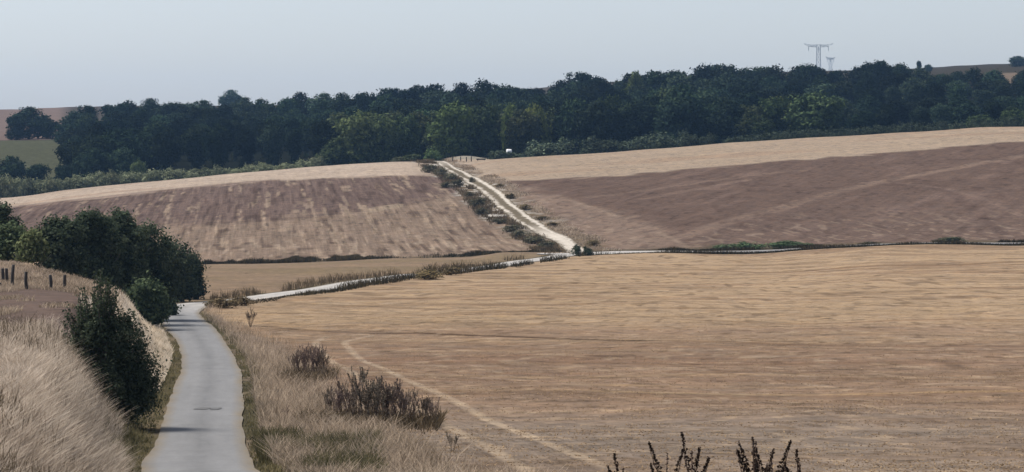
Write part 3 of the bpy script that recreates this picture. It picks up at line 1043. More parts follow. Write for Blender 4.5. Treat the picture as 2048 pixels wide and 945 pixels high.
# trees one can tell apart along the wood's edge: px, Y, top row, width px, mesh, tint, label
named = [
    (712, 752, 222, 100, midp[0], (1.05, 1.05, .9), 'broad mid green tree bulging out of the wood left of the hill track'),
    (668, 748, 272, 72, midp[1], (.85, .9, .85), 'low rounded green tree below the broad tree at the wood edge'),
    (765, 752, 230, 70, midp[2], (.9, .95, .85), 'green tree just right of the broad bulging tree above the hedge'),
    (815, 756, 228, 70, midp[1], (.7, .8, .75), 'dull green tree above the bushy top of the hill track'),
    (905, 752, 202, 96, midp[0], (.85, .95, .75), 'wide green-topped tree above the pale strip and its posts'),
    (960, 756, 206, 80, midp[1], (.62, .7, .7), 'darker green tree beside the wide green-topped tree'),
    (1022, 762, 208, 40, midp[2], (1.0, 1.05, .7), 'small yellowish tree top left of the yellowest crown in the wood'),
    (1072, 764, 206, 58, midp[0], (1.35, 1.25, .75), 'yellowest tree crown in the middle of the wood'),
    (1150, 770, 182, 84, protos[2], (1.3, 1.35, 1.2), 'tall dark tree standing proud right of the yellowish crowns'),
    (1205, 770, 188, 62, midp[1], (.55, .62, .6), 'upright dull green tree beside the tall dark tree'),
    (1255, 780, 208, 52, midp[2], (.75, .85, .7), 'pale sided green tree in the gap below the notched skyline'),
    (1268, 1000, 140, 40, midp[1], (.9, .9, .6), 'thin yellowish tree with sky showing through on the skyline'),
    (1360, 764, 168, 110, protos[0], (1.25, 1.3, 1.3), 'largest dark domed tree in the front of the wood'),
    (1430, 762, 198, 80, protos[2], (1.2, 1.25, 1.15), 'dark tree right of the largest domed tree'),
    (1535, 758, 192, 84, midp[1], (.6, .7, .6), 'ragged green tree left of the smooth round tree'),
    (1632, 752, 183, 118, midp[0], (.55, .64, .58), 'smooth broad round tree standing in front of the right wood'),
    (1520, 752, 232, 60, midp[2], (.6, .66, .55), 'low green tree at the foot of the ragged green tree'),
    (1612, 1010, 118, 66, protos[2], (1.0, 1.0, 1.0), 'ragged tree in front of the pylon on the skyline'),
    (1745, 1010, 122, 60, protos[3], (1.0, 1.0, 1.0), 'twiggy tree top on the skyline right of the pylons'),
    (1800, 1010, 128, 52, protos[4], (1.0, 1.0, 1.0), 'last round tree of the skyline before the bare ridge'),
    (2030, 752, 216, 64, midp[0], (.7, .8, .65), 'green bushy tree above the far right end of the hedge'),
    (1960, 756, 230, 60, midp[2], (.5, .58, .52), 'low dark green tree behind the right end of the hedge'),
    (60, 1010, 214, 88, protos[0], (1.2, 1.2, 1.2), 'dark tree clump alone between the brown field and the green slope'),
    (30, 1006, 232, 44, protos[3], (1.2, 1.2, 1.2), 'smaller dark tree at the left foot of the lone clump'),
    (100, 1004, 238, 44, protos[4], (1.2, 1.2, 1.2), 'low dark tree at the right foot of the lone clump'),
    (185, 750, 296, 84, protos[4], (1.5, 1.5, 1.5), 'rounded dark bushy tree above the hedge right of the green slope'),
    (250, 750, 294, 72, protos[1], (1.5, 1.5, 1.5), 'rounded dark bushy tree just left of the pale bush in the hedge'),
    (20, 760, 312, 70, protos[0], (1.2, 1.2, 1.2), 'dark bushy tree below the green slope at the picture edge'),
    (72, 760, 322, 60, protos[2], (1.2, 1.2, 1.2), 'lower dark bushy tree below the green slope'),
    (128, 752, 330, 50, protos[3], (1.3, 1.3, 1.3), 'small dark tree at the foot of the green slope'),
    (276, 738, 320, 36, midp[0], (1.0, 1.05, .95), 'pale green rounded bush rising out of the crest hedge'),
    (462, 1500, 180, 54, protos[0], (1.4, 1.4, 1.4), 'round tree peeping over the left skyline of the wood'),
    (1838, 1600, 122, 14, tallp[0], (1.6, 1.6, 1.6), 'tiny pointed tree on the bare right ridge'),
    (1857, 1600, 129, 18, protos[1], (1.6, 1.6, 1.6), 'tiny round tree on the bare right ridge'),
    (2037, 1580, 112, 42, protos[0], (1.6, 1.6, 1.6), 'domed tree on the ridge at the right picture edge'),
]
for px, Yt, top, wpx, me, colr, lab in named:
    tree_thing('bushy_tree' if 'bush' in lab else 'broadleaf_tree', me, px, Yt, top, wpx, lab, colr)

# ------------------------------------------------------------------ hedges on the crest
def bush_proto(seed, mat, n=160, per=10, leaf=0.05, sig=0.07):
    r = np.random.default_rng(seed)
    lobes = [(0, 0, 0.38, 0.46, 0.46, 0.42)]
    for k in range(6):
        a = r.uniform(0, 6.28)
        q = r.uniform(.15, .38)
        lobes.append((math.cos(a)*q, math.sin(a)*q, r.uniform(.25, .75), r.uniform(.16, .26), r.uniform(.16, .26), r.uniform(.15, .25)))
    V, Fq, t = crown(lobes, n, per, leaf, sig, r, zmin=0.0)
    return new_mesh('bush', V, Fq, [mat], attrs=tint_attr(t))


hb = [bush_proto(s, M_hedge) for s in (21, 22, 23)]
db = [bush_proto(s, M_darkhedge) for s in (31, 32, 33)]
sb = [bush_proto(s, M_scrub, 120, 10, 0.055) for s in (41, 42, 43)]
x = -40.0
k = 0
while x < 650:
    Yb = 722 + rw.uniform(-3, 6)
    top = -2 + lerp([(0, 345), (60, 348), (120, 350), (200, 340), (300, 334), (400, 334), (500, 326), (600, 318), (650, 312)], x) + rw.uniform(-3, 8)
    X = at(x, Yb)
    z0 = gz(X, Yb)
    h = max(2.4, zpy(Yb, top) - z0)
    wd = rw.uniform(30, 46) / F * Yb
    o = link('hedge_bush', rw.choice(hb), loc=(X, Yb, z0 - 0.1), rz=rw.uniform(0, 6), sc_=(wd, wd, h),
             label='pale green bush in the scrubby hedge along the left field crest', cat='bush', group='bushes in the scrubby left crest hedge')
    g = rw.uniform(.75, 1.15)
    o.color = (g, g, g, 1)
    x += rw.uniform(15, 23)
right_bushes = [(1019, 305, 34, 'lowest dark bush of the right hedge, directly below the white bale'),
                (1000, 300, 44, 'low dark bush at the left end of the right hand hedge beside the pale strip'),
                (1040, 306, 40, 'low dark bush right in front of the white bale'),
                (1085, 279, 60, 'left half of the dark mound shaped bush right of the white bale'),
                (1118, 278, 60, 'right half of the dark mound shaped bush right of the white bale'),
                (1158, 300, 40, 'low dark bush in the dip between the mound and the next rise'),
                (1192, 270, 46, 'dark rounded bush starting the second rise of the hedge'),
                (1232, 280, 50, 'dark bush in the middle of the second rise of the hedge'),
                (1268, 274, 52, 'dark bush with a pale top on the second rise of the hedge'),
                (1312, 262, 62, 'tallest dark bush of the hedge, right of the second rise'),
                (1338, 270, 46, 'dark bush closing the second rise of the hedge'),
                (1374, 262, 34, 'small pointed dark bush, left one of a detached pair'),
                (1415, 268, 30, 'small pointed dark bush, right one of a detached pair'),
                (1466, 272, 34, 'dark bush where the long right hedge begins')]
for px, top, wpx, lab in right_bushes:
    Yb = 716
    X = at(px, Yb)
    z0 = gz(X, Yb)
    o = link('hedge_bush', rw.choice(db), loc=(X, Yb, z0 - 0.2), rz=rw.uniform(0, 6), sc_=(wpx / F * Yb, wpx / F * Yb * 1.3, max(1.5, zpy(Yb, top) - z0 + 0.3)),
             label=lab, cat='bush', group='dark bushes of the right crest hedge')
    g = rw.uniform(1.1, 1.6)
    o.color = (g, g, g, 1)
# long continuous hedge on the right crest: one thing
lob = []
hr = np.random.default_rng(77)
for px in np.arange(1478, 2170, 9):
    Yb = 718 + hr.normal(0, 1)
    X = at(px, Yb)
    z0 = gz(X, Yb)
    top = lerp([(1478, 272), (1560, 262), (1700, 256), (1800, 246), (1900, 244), (2000, 238), (2060, 232), (2200, 226)], px) + hr.uniform(-3, 3)
    h = max(2.2, zpy(Yb, top) - z0)
    lob.append((X, Yb, z0 + h * 0.45, 1.1, 1.3, h * 0.52))
V, Fq, t = crown(lob, 2600, 9, 0.16, 0.22, hr)
link('hedge', new_mesh('hedge', V, Fq, [M_darkhedge], attrs=tint_attr(t)), label='long unbroken dark green hedge along the crest of the right field', cat='hedge')

# ------------------------------------------------------------------ pylons
def bars_mesh(name, bars, rad, mat):
    parts = [tube([a, b], [rad, rad], 4) for a, b in bars]
    V, Fc = join_tubes(parts)
    return new_mesh(name, np.array(V, float), Fc, [mat])


M_steel = simple_material('galvanised_steel', (0.20, 0.21, 0.22), 0.6, 0.1, 0.5, 0.3)
M_glass = simple_material('insulator_glass', (0.10, 0.12, 0.12), 0.3, 0.1, 2)


def make_pylon(px, Yp, arm_row, label, rz=0.0, scl=1.0):
    root = bpy.data.objects.new('pylon', None)
    COL.objects.link(root)
    X = at(px, Yp)
    ztop = zpy(Yp, arm_row)
    z0 = gz(X, Yp)
    H = (ztop - z0) / scl
    root.location = (X, Yp, z0)
    root.rotation_euler = (0, 0, rz)
    root.scale = (scl, scl, scl)
    root['label'], root['category'], root['group'] = label, 'pylon', 'pylons on the skyline'
    bars = []
    def w(z):
        return 2.0 + (1 - z / H) ** 2.2 * 4.5
    zs = np.linspace(0, 1, 11) ** 0.8 * H
    for i in range(10):
        a, b = w(zs[i]), w(zs[i + 1])
        ca = [(a, a), (-a, a), (-a, -a), (a, -a)]
        cb = [(b, b), (-b, b), (-b, -b), (b, -b)]
        for j in range(4):
            p, q = ca[j], ca[(j + 1) % 4]
            P, Q = cb[j], cb[(j + 1) % 4]
            bars.append(((*p, zs[i]), (*P, zs[i + 1])))
            bars.append(((*p, zs[i]), (*Q, zs[i + 1])))
            bars.append(((*q, zs[i]), (*P, zs[i + 1])))
            bars.append(((*P, zs[i + 1]), (*Q, zs[i + 1])))
    link('lattice_tower', bars_mesh('lattice_tower', bars, 0.11, M_steel), parent=root)
    arm = []
    for s in (-1, 1):
        for y in (-1.8, 1.8):
            lowpts = [(s * 2, y, H - 2.6), (s * 6, y * .8, H - 2.4), (s * 10.5, y * .5, H - 2.0), (s * 15.8, 0, H + 1.2)]
            hipts = [(s * 2, y, H), (s * 6, y * .8, H - 0.2), (s * 10.5, y * .5, H + 0.1), (s * 15.8, 0, H + 1.3)]
            for i in range(3):
                arm += [(lowpts[i], lowpts[i + 1]), (hipts[i], hipts[i + 1]), (lowpts[i], hipts[i + 1]), (hipts[i], lowpts[i + 1])]
                arm.append((lowpts[i], hipts[i]))
        arm.append(((0, 1.8, H), (s * 2, 1.8, H)))
        arm.append(((0, -1.8, H), (s * 2, -1.8, H)))
    link('crossarm', bars_mesh('crossarm', arm, 0.12, M_steel), parent=root)
    for xo in (-10.8, 0.0, 10.8):
        n = 9
        pts = [(xo, 0, H - 2.2 - 0.55 * i) for i in range(n)]
        V, Fc = tube(pts, [0.2 if i % 2 else 0.34 for i in range(n)], 6)
        link('insulator', new_mesh('insulator', np.array(V, float), Fc, [M_glass], smooth=True), parent=root)
    return root


make_pylon(1637, 3160, 90, 'taller grey lattice pylon with a wide crossarm above the wood')
make_pylon(1661, 4300, 116, 'fainter, lower pylon just right of the tall one, half hidden by trees', rz=1.0)

# ------------------------------------------------------------------ white bale and posts at the crest
M_wrap = simple_material('white_bale_wrap', (0.66, 0.65, 0.62), 0.5, 0.06, 3)
bY = 722
bX = at(1018, bY)
bz = zpy(bY, 301) - 0.62
prof = [(0.0, -.62), (.35, -.62), (.56, -.58), (.62, -.5), (.625, -.2), (.615, .1), (.625, .3), (.62, .5), (.56, .58), (.35, .62), (0.0, .62)]
V, Fc = [], []
nn = 24
for r_, y_ in prof:
    for k in range(nn):
        t = 2 * math.pi * k / nn
        rr_ = r_ * 1.3 * (1 + 0.012 * math.sin(5 * t + y_ * 9))
        V.append((y_ * 1.05, rr_ * math.cos(t), rr_ * math.sin(t)))
for i in range(len(prof) - 1):
    for k in range(nn):
        Fc.append([i*nn+k, i*nn+(k+1) % nn, (i+1)*nn+(k+1) % nn, (i+1)*nn+k])
zb = gz(bX, bY)
lift = max(zb + 0.88, bz + 0.1)
link('wrapped_bale', new_mesh('wrapped_bale', np.array(V), Fc, [M_wrap], smooth=True), loc=(bX, bY, lift), rz=0.2,
     label='white rounded wrapped bale showing above the low dark hedge', cat='bale')

M_post = simple_material('weathered_post_wood', (0.035, 0.030, 0.026), 0.95, 0.4, 8)


def post_mesh(h, r0, seed):
    r = np.random.default_rng(seed)
    lx, ly = r.normal(0, 0.05, 2) * h
    V, Fc = tube([(0, 0, -0.3), (0, 0, 0.02), (lx * .5 + r.normal(0, .015), ly * .5, h * .5), (lx, ly, h - 0.03), (lx, ly, h)], [r0, r0 * 1.05, r0, r0 * .95, r0 * .7], 8)
    return new_mesh('fence_post', np.array(V), Fc, [M_post], smooth=True)


for i, (px, b, tp) in enumerate([(905, 325, 318), (921.5, 325, 317), (933, 325, 316), (942.5, 325, 317)]):
    Yb = 704
    X = at(px, Yb)
    z0 = gz(X, Yb)
    link('fence_post', post_mesh(1.15 + 0.1 * (i % 2), 0.13, 50 + i), loc=(X, Yb, z0), label=['first short dark post on the crest from the hill track', 'second short dark post on the crest from the hill track',
         'third short dark post on the crest, nearly the last in line', 'last short dark post on the crest, nearest the dark trough'][i], cat='post', group='short posts on the field crest')
# dark low trough shape beside the posts
Yb = 708
X = at(962, Yb)
M_trough = simple_material('dark_trough_metal', (0.03, 0.032, 0.034), 0.7, 0.3, 3)
hw, hd, hh = 1.1, 0.35, 0.42
V = [(-hw, -hd, .12), (hw, -hd, .12), (hw, hd, .12), (-hw, hd, .12), (-hw*1.05, -hd*1.2, hh), (hw*1.05, -hd*1.2, hh), (hw*1.05, hd*1.2, hh), (-hw*1.05, hd*1.2, hh),
     (-hw*.98, -hd*1.0, hh), (hw*.98, -hd*1.0, hh), (hw*.98, hd*1.0, hh), (-hw*.98, hd*1.0, hh), (-hw*.93, -hd*.85, .18), (hw*.93, -hd*.85, .18), (hw*.93, hd*.85, .18), (-hw*.93, hd*.85, .18)]
Fc = [[3, 2, 1, 0], [0, 1, 5, 4], [1, 2, 6, 5], [2, 3, 7, 6], [3, 0, 4, 7], [4, 5, 9, 8], [5, 6, 10, 9], [6, 7, 11, 10], [7, 4, 8, 11], [8, 9, 13, 12], [9, 10, 14, 13], [10, 11, 15, 14], [11, 8, 12, 15], [12, 13, 14, 15]]
tr = link('trough', new_mesh('trough', np.array(V, float), Fc, [M_trough]), loc=(X, Yb, gz(X, Yb)), label='low dark trough on the crest between the posts and the hedge', cat='trough')
for s in (-.8, .8):
    v, f = tube([(s, 0, -0.1), (s, 0, .13)], [.12, .10], 6)
    link('leg', new_mesh('leg', np.array(v), f, [M_trough]), parent=tr)

# ------------------------------------------------------------------ fence posts on the left ridge
posts = [(0, 576, 566, 'post stump cut by the left picture edge, lowest of the ridge fence'), (6, 565, 537, 'leftmost full height dark post of the ridge fence'),
         (14.5, 567, 537, 'second dark post of the ridge fence, close to its neighbours'), (24.5, 573, 530, 'tallest dark post of the ridge fence'),
         (53, 579, 544, 'dark post with a hooked top, standing alone in mid fence'), (102, 579, 550, 'stout dark post left of the last ridge fence post'),
         (129, 578, 550, 'last crooked dark post of the ridge fence, nearest the tall bush')]
for i, (px, b, tp, lab) in enumerate(posts):
    X, Yp = unproject(px, b, 100, 172)
    h = (b - tp) / F * Yp
    link('fence_post', post_mesh(h, 0.085, 60 + i), loc=(X, Yp, gz(X, Yp)), label=lab, cat='post', group='old fence posts on the left ridge')

# ------------------------------------------------------------------ thorn trees beyond the left ridge
print('left trees')


def thorn_tree(px, Yt, top, wpx, seed, label, n=420, per=26, trunks=3, pale=False, mat=None, color=(1, 1, 1), low=0.08, leaf=0.10, name='thorn_tree'):
    r = np.random.default_rng(seed)
    X = at(px, Yt)
    z0 = gz(X, Yt)
    h = zpy(Yt, top) - z0
    w = wpx / F * Yt / 2
    tr_r = 0.04 if pale else 0.08
    root = bpy.data.objects.new(name, None)
    COL.objects.link(root)
    root.location = (X, Yt, z0)
    root['label'], root['category'] = label, 'tree'
    lobes = [(0, 0, h * .55, w * .75, w * .7, h * .40), (0, 0, h * (low + .2), w * .8, w * .7, h * .22)]
    for k in range(11):
        a = r.uniform(0, 6.28)
        q = r.uniform(.3, .72) * w
        z = r.uniform(low + .12, .84) * h
        q *= math.sqrt(max(0.1, 1 - ((z / h - .45) / .6) ** 2))
        s = r.uniform(.22, .36)
        lobes.append((math.cos(a)*q, math.sin(a)*q, z, s*w, s*w, s*h*.55))
    V, Fq, t = crown(lobes, int(n * 1.5), per, leaf * 1.2, 0.22, r, inner=.25, zmin=h * low)
    c = link('crown', new_mesh('crown', V, Fq, [mat or M_thorn], attrs=tint_attr(t)), parent=root)
    c.color = (*color, 1)
    for k in range(trunks):
        tm = trunk_mesh(h * .6, tr_r, r, 0.3, 3, mat=M_palebark if pale else M_bark)
        o = link('trunk', tm, parent=root)
        o.location = (r.uniform(-.5, .5) * w, r.uniform(-.3, .3) * w, 0)
    return root


thorn_tree(118, 196, 432, 110, 101, 'leftmost dark thorn tree of the big roadside clump', n=380)
thorn_tree(185, 200, 420, 140, 102, 'dark thorn tree on the left shoulder of the big clump', n=480)
thorn_tree(238, 206, 416, 140, 103, 'tallest thorn tree in the middle of the big clump', n=480)
thorn_tree(300, 214, 440, 130, 104, 'dark thorn tree right of the tallest one in the clump', n=460)
thorn_tree(346, 254, 474, 112, 105, 'thorn tree overhanging the bend of the lane', n=440, low=0.0)
thorn_tree(380, 262, 508, 68, 106, 'lowest, rightmost thorn tree where the lane disappears', n=320, low=0.0)
thorn_tree(294, 197, 556, 92, 107, 'low lighter bush in front of the clump beside the pale bank', n=260, trunks=1, color=(1.25, 1.3, 1.15), low=.02, name='low_bush')
thorn_tree(330, 224, 592, 46, 108, 'small dark bush hugging the lane edge below the clump', n=160, trunks=1, low=.02, name='low_bush')
thorn_tree(8, 196, 402, 90, 109, 'dark topped tree cut by the left picture edge', n=300, low=.25)
thorn_tree(20, 188, 446, 84, 110, 'lighter green tree with pale trunks under the dark topped tree', n=260, pale=True, trunks=5, color=(1.3, 1.3, 1.15), low=.26)
thorn_tree(62, 186, 462, 56, 111, 'small yellow green tree with pale stems left of the big clump', n=150, pale=True, trunks=5, color=(1.7, 1.55, 1.2), low=.28)

# ------------------------------------------------------------------ big roadside bush with bare twigs on top
r = np.random.default_rng(200)
bX, bY = unproject(232, 836, 60, 140)
bX = at(226, bY)
print('bush at', bX, bY)
bz0 = gz(bX, bY)
topz = zpy(bY, 612) - bz0
root = bpy.data.objects.new('roadside_bush', None)
COL.objects.link(root)
root.location = (bX, bY, bz0)
root['label'], root['category'] = 'big dark evergreen bush with bare twigs on top, left of the lane', 'bush'
sx = F / bY
lobes = []
for px, py, rw_, rh_ in [(205, 715, 56, 60), (158, 715, 24, 46), (200, 640, 26, 30), (250, 700, 40, 62), (225, 765, 72, 68), (278, 745, 36, 56), (168, 700, 26, 50), (243, 655, 30, 30), (195, 660, 30, 40), (284, 785, 30, 42), (240, 815, 46, 36), (165, 745, 26, 42)]:
    lobes.append(((px - 226) / sx, r.uniform(-.4, .4), zpy(bY, py) - bz0, rw_ / sx, rw_ / sx * 1.1, rh_ / sx))
V, Fq, t = crown(lobes, 1100, 32, 0.047, 0.14, r, inner=.3, zmin=-0.3)
link('foliage', new_mesh('foliage', V, Fq, [M_bush], attrs=tint_attr(t)), parent=root)
tw = []
tlv = []
for k in range(60):
    px = r.choice([155, 180, 195, 205, 215, 150, 170, 188, 210, 222]) + r.normal(0, 8)
    top = 546 + abs(px - 203) * 1.1 + r.uniform(-12, 46)
    x0 = (px + (203 - px) * .4 - 226) / sx
    x1 = (px - 226) / sx + r.normal(0, .12)
    y0, y1 = r.normal(0, .25), r.normal(0, .4)
    z1 = zpy(bY, top) - bz0
    z0_ = 1.2
    mid = ((x0 + x1) / 2 + r.normal(0, .05), (y0 + y1) / 2, (z0_ + z1) / 2)
    tw.append(tube([(x0, y0, z0_), mid, (x1, y1, z1)], [.028, .02, .006], 4))
    for q in np.linspace(.45, 1, 13):
        p = np.array([x0 + (x1 - x0) * q, y0 + (y1 - y0) * q, z0_ + (z1 - z0_) * q])
        for _ in range(5):
            tlv.append(p + r.normal(0, .05, 3))
V, Fc = join_tubes(tw)
link('twigs', new_mesh('twigs', np.array(V), Fc, [M_bark]), parent=root)
P = np.array(tlv)
V, Fq = leaf_quads(P, unit(r.standard_normal(P.shape)), 0.048, r)
link('twig_leaves', new_mesh('twig_leaves', V, Fq, [M_thorn], attrs=tint_attr(r.random(len(P)))), parent=root)
link('trunk', trunk_mesh(1.9, .09, r, .1, 4), parent=root)

# ------------------------------------------------------------------ scrub along the hill track, junction, road
print('scrub')


def bush_at(name, me, px, py, wpx, hpx, label, cat='bush', group=None, color=(1, 1, 1), y0=250, y1=715, Yv=None):
    X, Yb = unproject(px, py, y0, y1) if Yv is None else (at(px, Yv), Yv)
    w, h = wpx / F * Yb, hpx / F * Yb
    o = link(name, me, loc=(X, Yb, gz(X, Yb) - 0.05), rz=rw.uniform(0, 6), sc_=(w, w, h), label=label, cat=cat, group=group)
    o.color = (*color, 1)
    return o


tb = [(858, 346, 24, 18, 'dark scrub bush at the top left of the chalk track'), (880, 352, 22, 20, 'scrub bush beside white chalk near the top of the track'),
      (900, 362, 22, 22, 'dark green scrub bush above the bend of the track'), (915, 374, 20, 20, 'darkest scrub bush at the upper bend of the track'),
      (895, 376, 22, 14, 'low grey scrub bush left of the upper bend'), (938, 396, 16, 16, 'small bush left of the track below the upper bend'),
      (955, 414, 26, 24, 'dark leafy bush left of the two wheel tracks'), (965, 430, 24, 18, 'low bush under the dark leafy bush'),
      (1000, 448, 22, 14, 'flat scrub bush left of the track midway down'), (1022, 464, 26, 16, 'scrub bush in the left verge below midway'),
      (1045, 474, 30, 18, 'grey green bush in the left verge of the lower track'), (1070, 488, 34, 22, 'wide green bush in the left verge near the junction'),
      (1092, 498, 28, 16, 'low green bush just left of the junction'), (945, 366, 10, 12, 'single small dark bush on the track edge'),
      (1000, 376, 16, 14, 'dry bush on the right verge where the track levels'), (1020, 398, 16, 12, 'dry bush on the right verge of the steep track'),
      (1052, 420, 22, 16, 'dark dry bush right of the track on the slope'), (1085, 440, 24, 10, 'flat dry bush right of the track'),
      (1105, 452, 22, 10, 'flat brown bush right of the lower track'), (1185, 494, 22, 20, 'brown bush behind the junction, right of the track')]
for i, (px, py, w, h, lab) in enumerate(tb):
    g = rw.uniform(.6, .95)
    bush_at('scrub_bush', sb[i % 3], px, py, w * 1.3, h * rw.uniform(.75, 1.1), lab, group='scrub bushes beside the chalk track', color=(1.35 * g, 1.25 * g, 1.15 * g) if px < 1100 and i < 14 else (1.7 * g, 1.35 * g, 1.1 * g), y0=425)
# top of the track
for px, top, w, lab, c_ in [(796, 312, 26, 'pale green bush at the crest left of the track top', (1.1, 1.2, 1)), (822, 306, 40, 'wide green bush at the crest above the track', (.8, 1, .75)),
                            (866, 294, 36, 'tallest green bush at the crest right of the track top', (.5, .68, .5)), (880, 314, 22, 'low dark bush under the tallest crest bush', (.4, .45, .4))]:
    Yb = 706
    X = at(px, Yb)
    z0 = gz(X, Yb)
    o = link('crest_bush', sb[0] if px < 850 else hb[1], loc=(X, Yb, z0 - .05), sc_=(w / F * Yb, w / F * Yb, zpy(Yb, top) - z0), label=lab, cat='bush', group='bushes at the top of the chalk track')
    o.color = (*c_, 1)
bush_at('dry_weed_clump', sb[2], 428, 615, 40, 20, 'first dry weed clump, right against the lane where it vanishes', color=(1.5, 1.2, 1.0), y0=200, y1=300)
bush_at('dry_weed_clump', sb[0], 452, 617, 52, 26, 'dry brown weed clump hiding the lane where it leaves the bend', color=(1.5, 1.15, .95), y0=200, y1=300)
bush_at('dry_weed_clump', sb[1], 484, 612, 44, 22, 'dry brown weed clump at the left end of the pale middle road', color=(1.6, 1.2, 1.0), y0=200, y1=300)
bush_at('dry_weed_clump', sb[2], 858, 559, 56, 24, 'rounded brown weed mound hiding part of the middle road', color=(1.7, 1.3, .95), y0=200, y1=400)
bush_at('dry_weed_clump', sb[0], 902, 551, 36, 20, 'smaller brown weed mound right of the rounded one on the middle road', color=(1.5, 1.15, .9), y0=200, y1=400)
bush_at('junction_shrub', db[0], 1152, 521, 18, 26, 'black green shrub at the junction, left of the white gap', color=(1.0, 1.0, .9), Yv=406)
bush_at('junction_shrub', db[1], 1176, 521, 20, 22, 'black green shrub at the junction, right of the white gap', color=(1.0, 1.0, .9), Yv=406)
bush_at('low_bramble', db[2], 1452, 494, 50, 15, 'left part of the low dark green bramble behind the straight road', color=(1.5, 1.6, 1.3), Yv=425)
bush_at('low_bramble', db[1], 1500, 494, 62, 17, 'middle of the low dark green bramble behind the straight road', color=(1.4, 1.6, 1.2), Yv=425)
bush_at('low_bramble', db[0], 1560, 492, 66, 16, 'third mound of the low dark green bramble behind the straight road', color=(1.4, 1.6, 1.2), Yv=425)
bush_at('low_bramble', db[2], 1606, 490, 44, 13, 'right end of the low dark green bramble behind the straight road', color=(1.5, 1.6, 1.3), Yv=425)
bush_at('low_bramble', sb[1], 1900, 486, 60, 14, 'brownish low bramble by the road at the far right', color=(.55, .6, .5), Yv=426)
bush_at('low_bramble', sb[2], 1740, 489, 50, 7, 'smallest flat bramble by the straight road', color=(.8, .7, .6), Yv=426)

# ------------------------------------------------------------------ grasses and weeds (uncountable)
def blade_mesh(name, X, Yv, Z, h, width, lean, tint, mat, r, two=True):
    n = len(X)
    a = r.uniform(0, 2 * np.pi, n)
    # blades roughly face any direction
    dx, dy = np.cos(a) * width / 2, np.sin(a) * width / 2
    b = r.uniform(0, 2 * np.pi, n)
    lx, ly = np.cos(b) * lean * h, np.sin(b) * lean * h
    p0 = np.stack([X - dx, Yv - dy, Z - 0.03], 1)
    p1 = np.stack([X + dx, Yv + dy, Z - 0.03], 1)
    m1 = np.stack([X + dx * .8 + lx * .3, Yv + dy * .8 + ly * .3, Z + h * .55], 1)
    m0 = np.stack([X - dx * .8 + lx * .3, Yv - dy * .8 + ly * .3, Z + h * .55], 1)
    t1 = np.stack([X + lx + dx * .25, Yv + ly + dy * .25, Z + h], 1)
    t0 = np.stack([X + lx - dx * .25, Yv + ly - dy * .25, Z + h], 1)
    V = np.stack([p0, p1, m1, m0, t1, t0], 1).reshape(-1, 3)
    i = np.arange(n) * 6
    Fq = np.concatenate([np.stack([i, i+1, i+2, i+3], 1), np.stack([i+3, i+2, i+4, i+5], 1)])
    return new_mesh(name, V, Fq, [mat], attrs=tint_attr(np.concatenate([tint, tint])))


M_dry = leaf_material('dry_grass', C(150, 132, 112, .62), C(236, 218, 196, .78), 0.42, 0)
M_bright = leaf_material('bleached_grass', C(216, 194, 164, .8), C(250, 236, 214, .92), 0.42, 0)
M_verge = leaf_material('verge_grass', C(134, 118, 96, .58), C(220, 198, 172, .72), 0.42, 0)
M_green = leaf_material('green_verge_grass', C(80, 80, 56, .6), C(160, 148, 110, .65), 0.35, 0)
M_brownweed = leaf_material('brown_weeds', C(92, 82, 64), C(156, 136, 108), 0.25, 0)
M_darkweed = leaf_material('dark_weeds', C(66, 64, 48), C(128, 114, 86), 0.2, 0)


def scatter(n, y0, y1, px0, px1, cond, r, pw=1.0):
    Yv = y0 * (y1 / y0) ** (r.random(n) ** pw)
    px = r.uniform(px0, px1, n)
    X = at(px, Yv)
    z, sd = ground_z(X, Yv, True)
    ok = cond(X, Yv, px, sd)
    return X[ok], Yv[ok], z[ok], sd[ok], px[ok]


print('grass')
r = np.random.default_rng(300)
# tall dry grass of the left bank
X, Yv, Z, sd, px = scatter(260000, 33, 100, -160, 420, lambda X, Y, p, s: (s < -np.interp(Y, [60, 72, 88], [1.65, 1.9, 2.4])) & (Y < 97), r)
pn = vnoise(X * .8, Yv * .5, 71)
link('tall_dry_grass', blade_mesh('tall_dry_grass', X, Yv, Z, r.uniform(.08, .42, len(X)) * (0.35 + .95 * pn) * (.6 + .8 * vnoise(X * 2.4, Yv * 1.2, 97)), r.uniform(.006, .02, len(X)), r.uniform(.3, 1.6, len(X)), np.clip(vnoise(X * 2.2, Yv * 1.1, 88) * .7 + pn * .3 + r.normal(0, .3, len(X)), 0, 1), M_dry, r),
     kind='stuff', label='tall pale dry grass covering the bank left of the lane')
# short dry grass on the ridge field and along its fence
X, Yv, Z, sd, px = scatter(70000, 92, 182, -120, 300, lambda X, Y, p, s: (s < -4.5) & ((Y > 140) | (vnoise(X * .5, Y * .2, 93) > .5)), r)
pn = vnoise(X * .5, Yv * .25, 94)
link('ridge_grass', blade_mesh('ridge_grass', X, Yv, Z, r.uniform(.05, .26, len(X)) * (.4 + pn), r.uniform(.015, .035, len(X)), r.uniform(.2, 1.2, len(X)), np.clip(pn * .6 + r.normal(.1, .3, len(X)), 0, 1), M_verge, r),
     kind='stuff', label='short dry grass on the left ridge round the old fence')
# brown seed stems standing out of the dry grass
X, Yv, Z, sd, px = scatter(9000, 36, 96, -120, 330, lambda X, Y, p, s: (s < -2.3) & (vnoise(X * .6, Y * .3, 98) > .45), r)
link('seed_stems', blade_mesh('seed_stems', X, Yv, Z, r.uniform(.25, .7, len(X)), r.uniform(.01, .022, len(X)), r.uniform(.05, .5, len(X)), np.clip(r.normal(.45, .3, len(X)), 0, 1), M_brownweed, r),
     kind='stuff', label='thin brown seed stems among the pale bank grass')
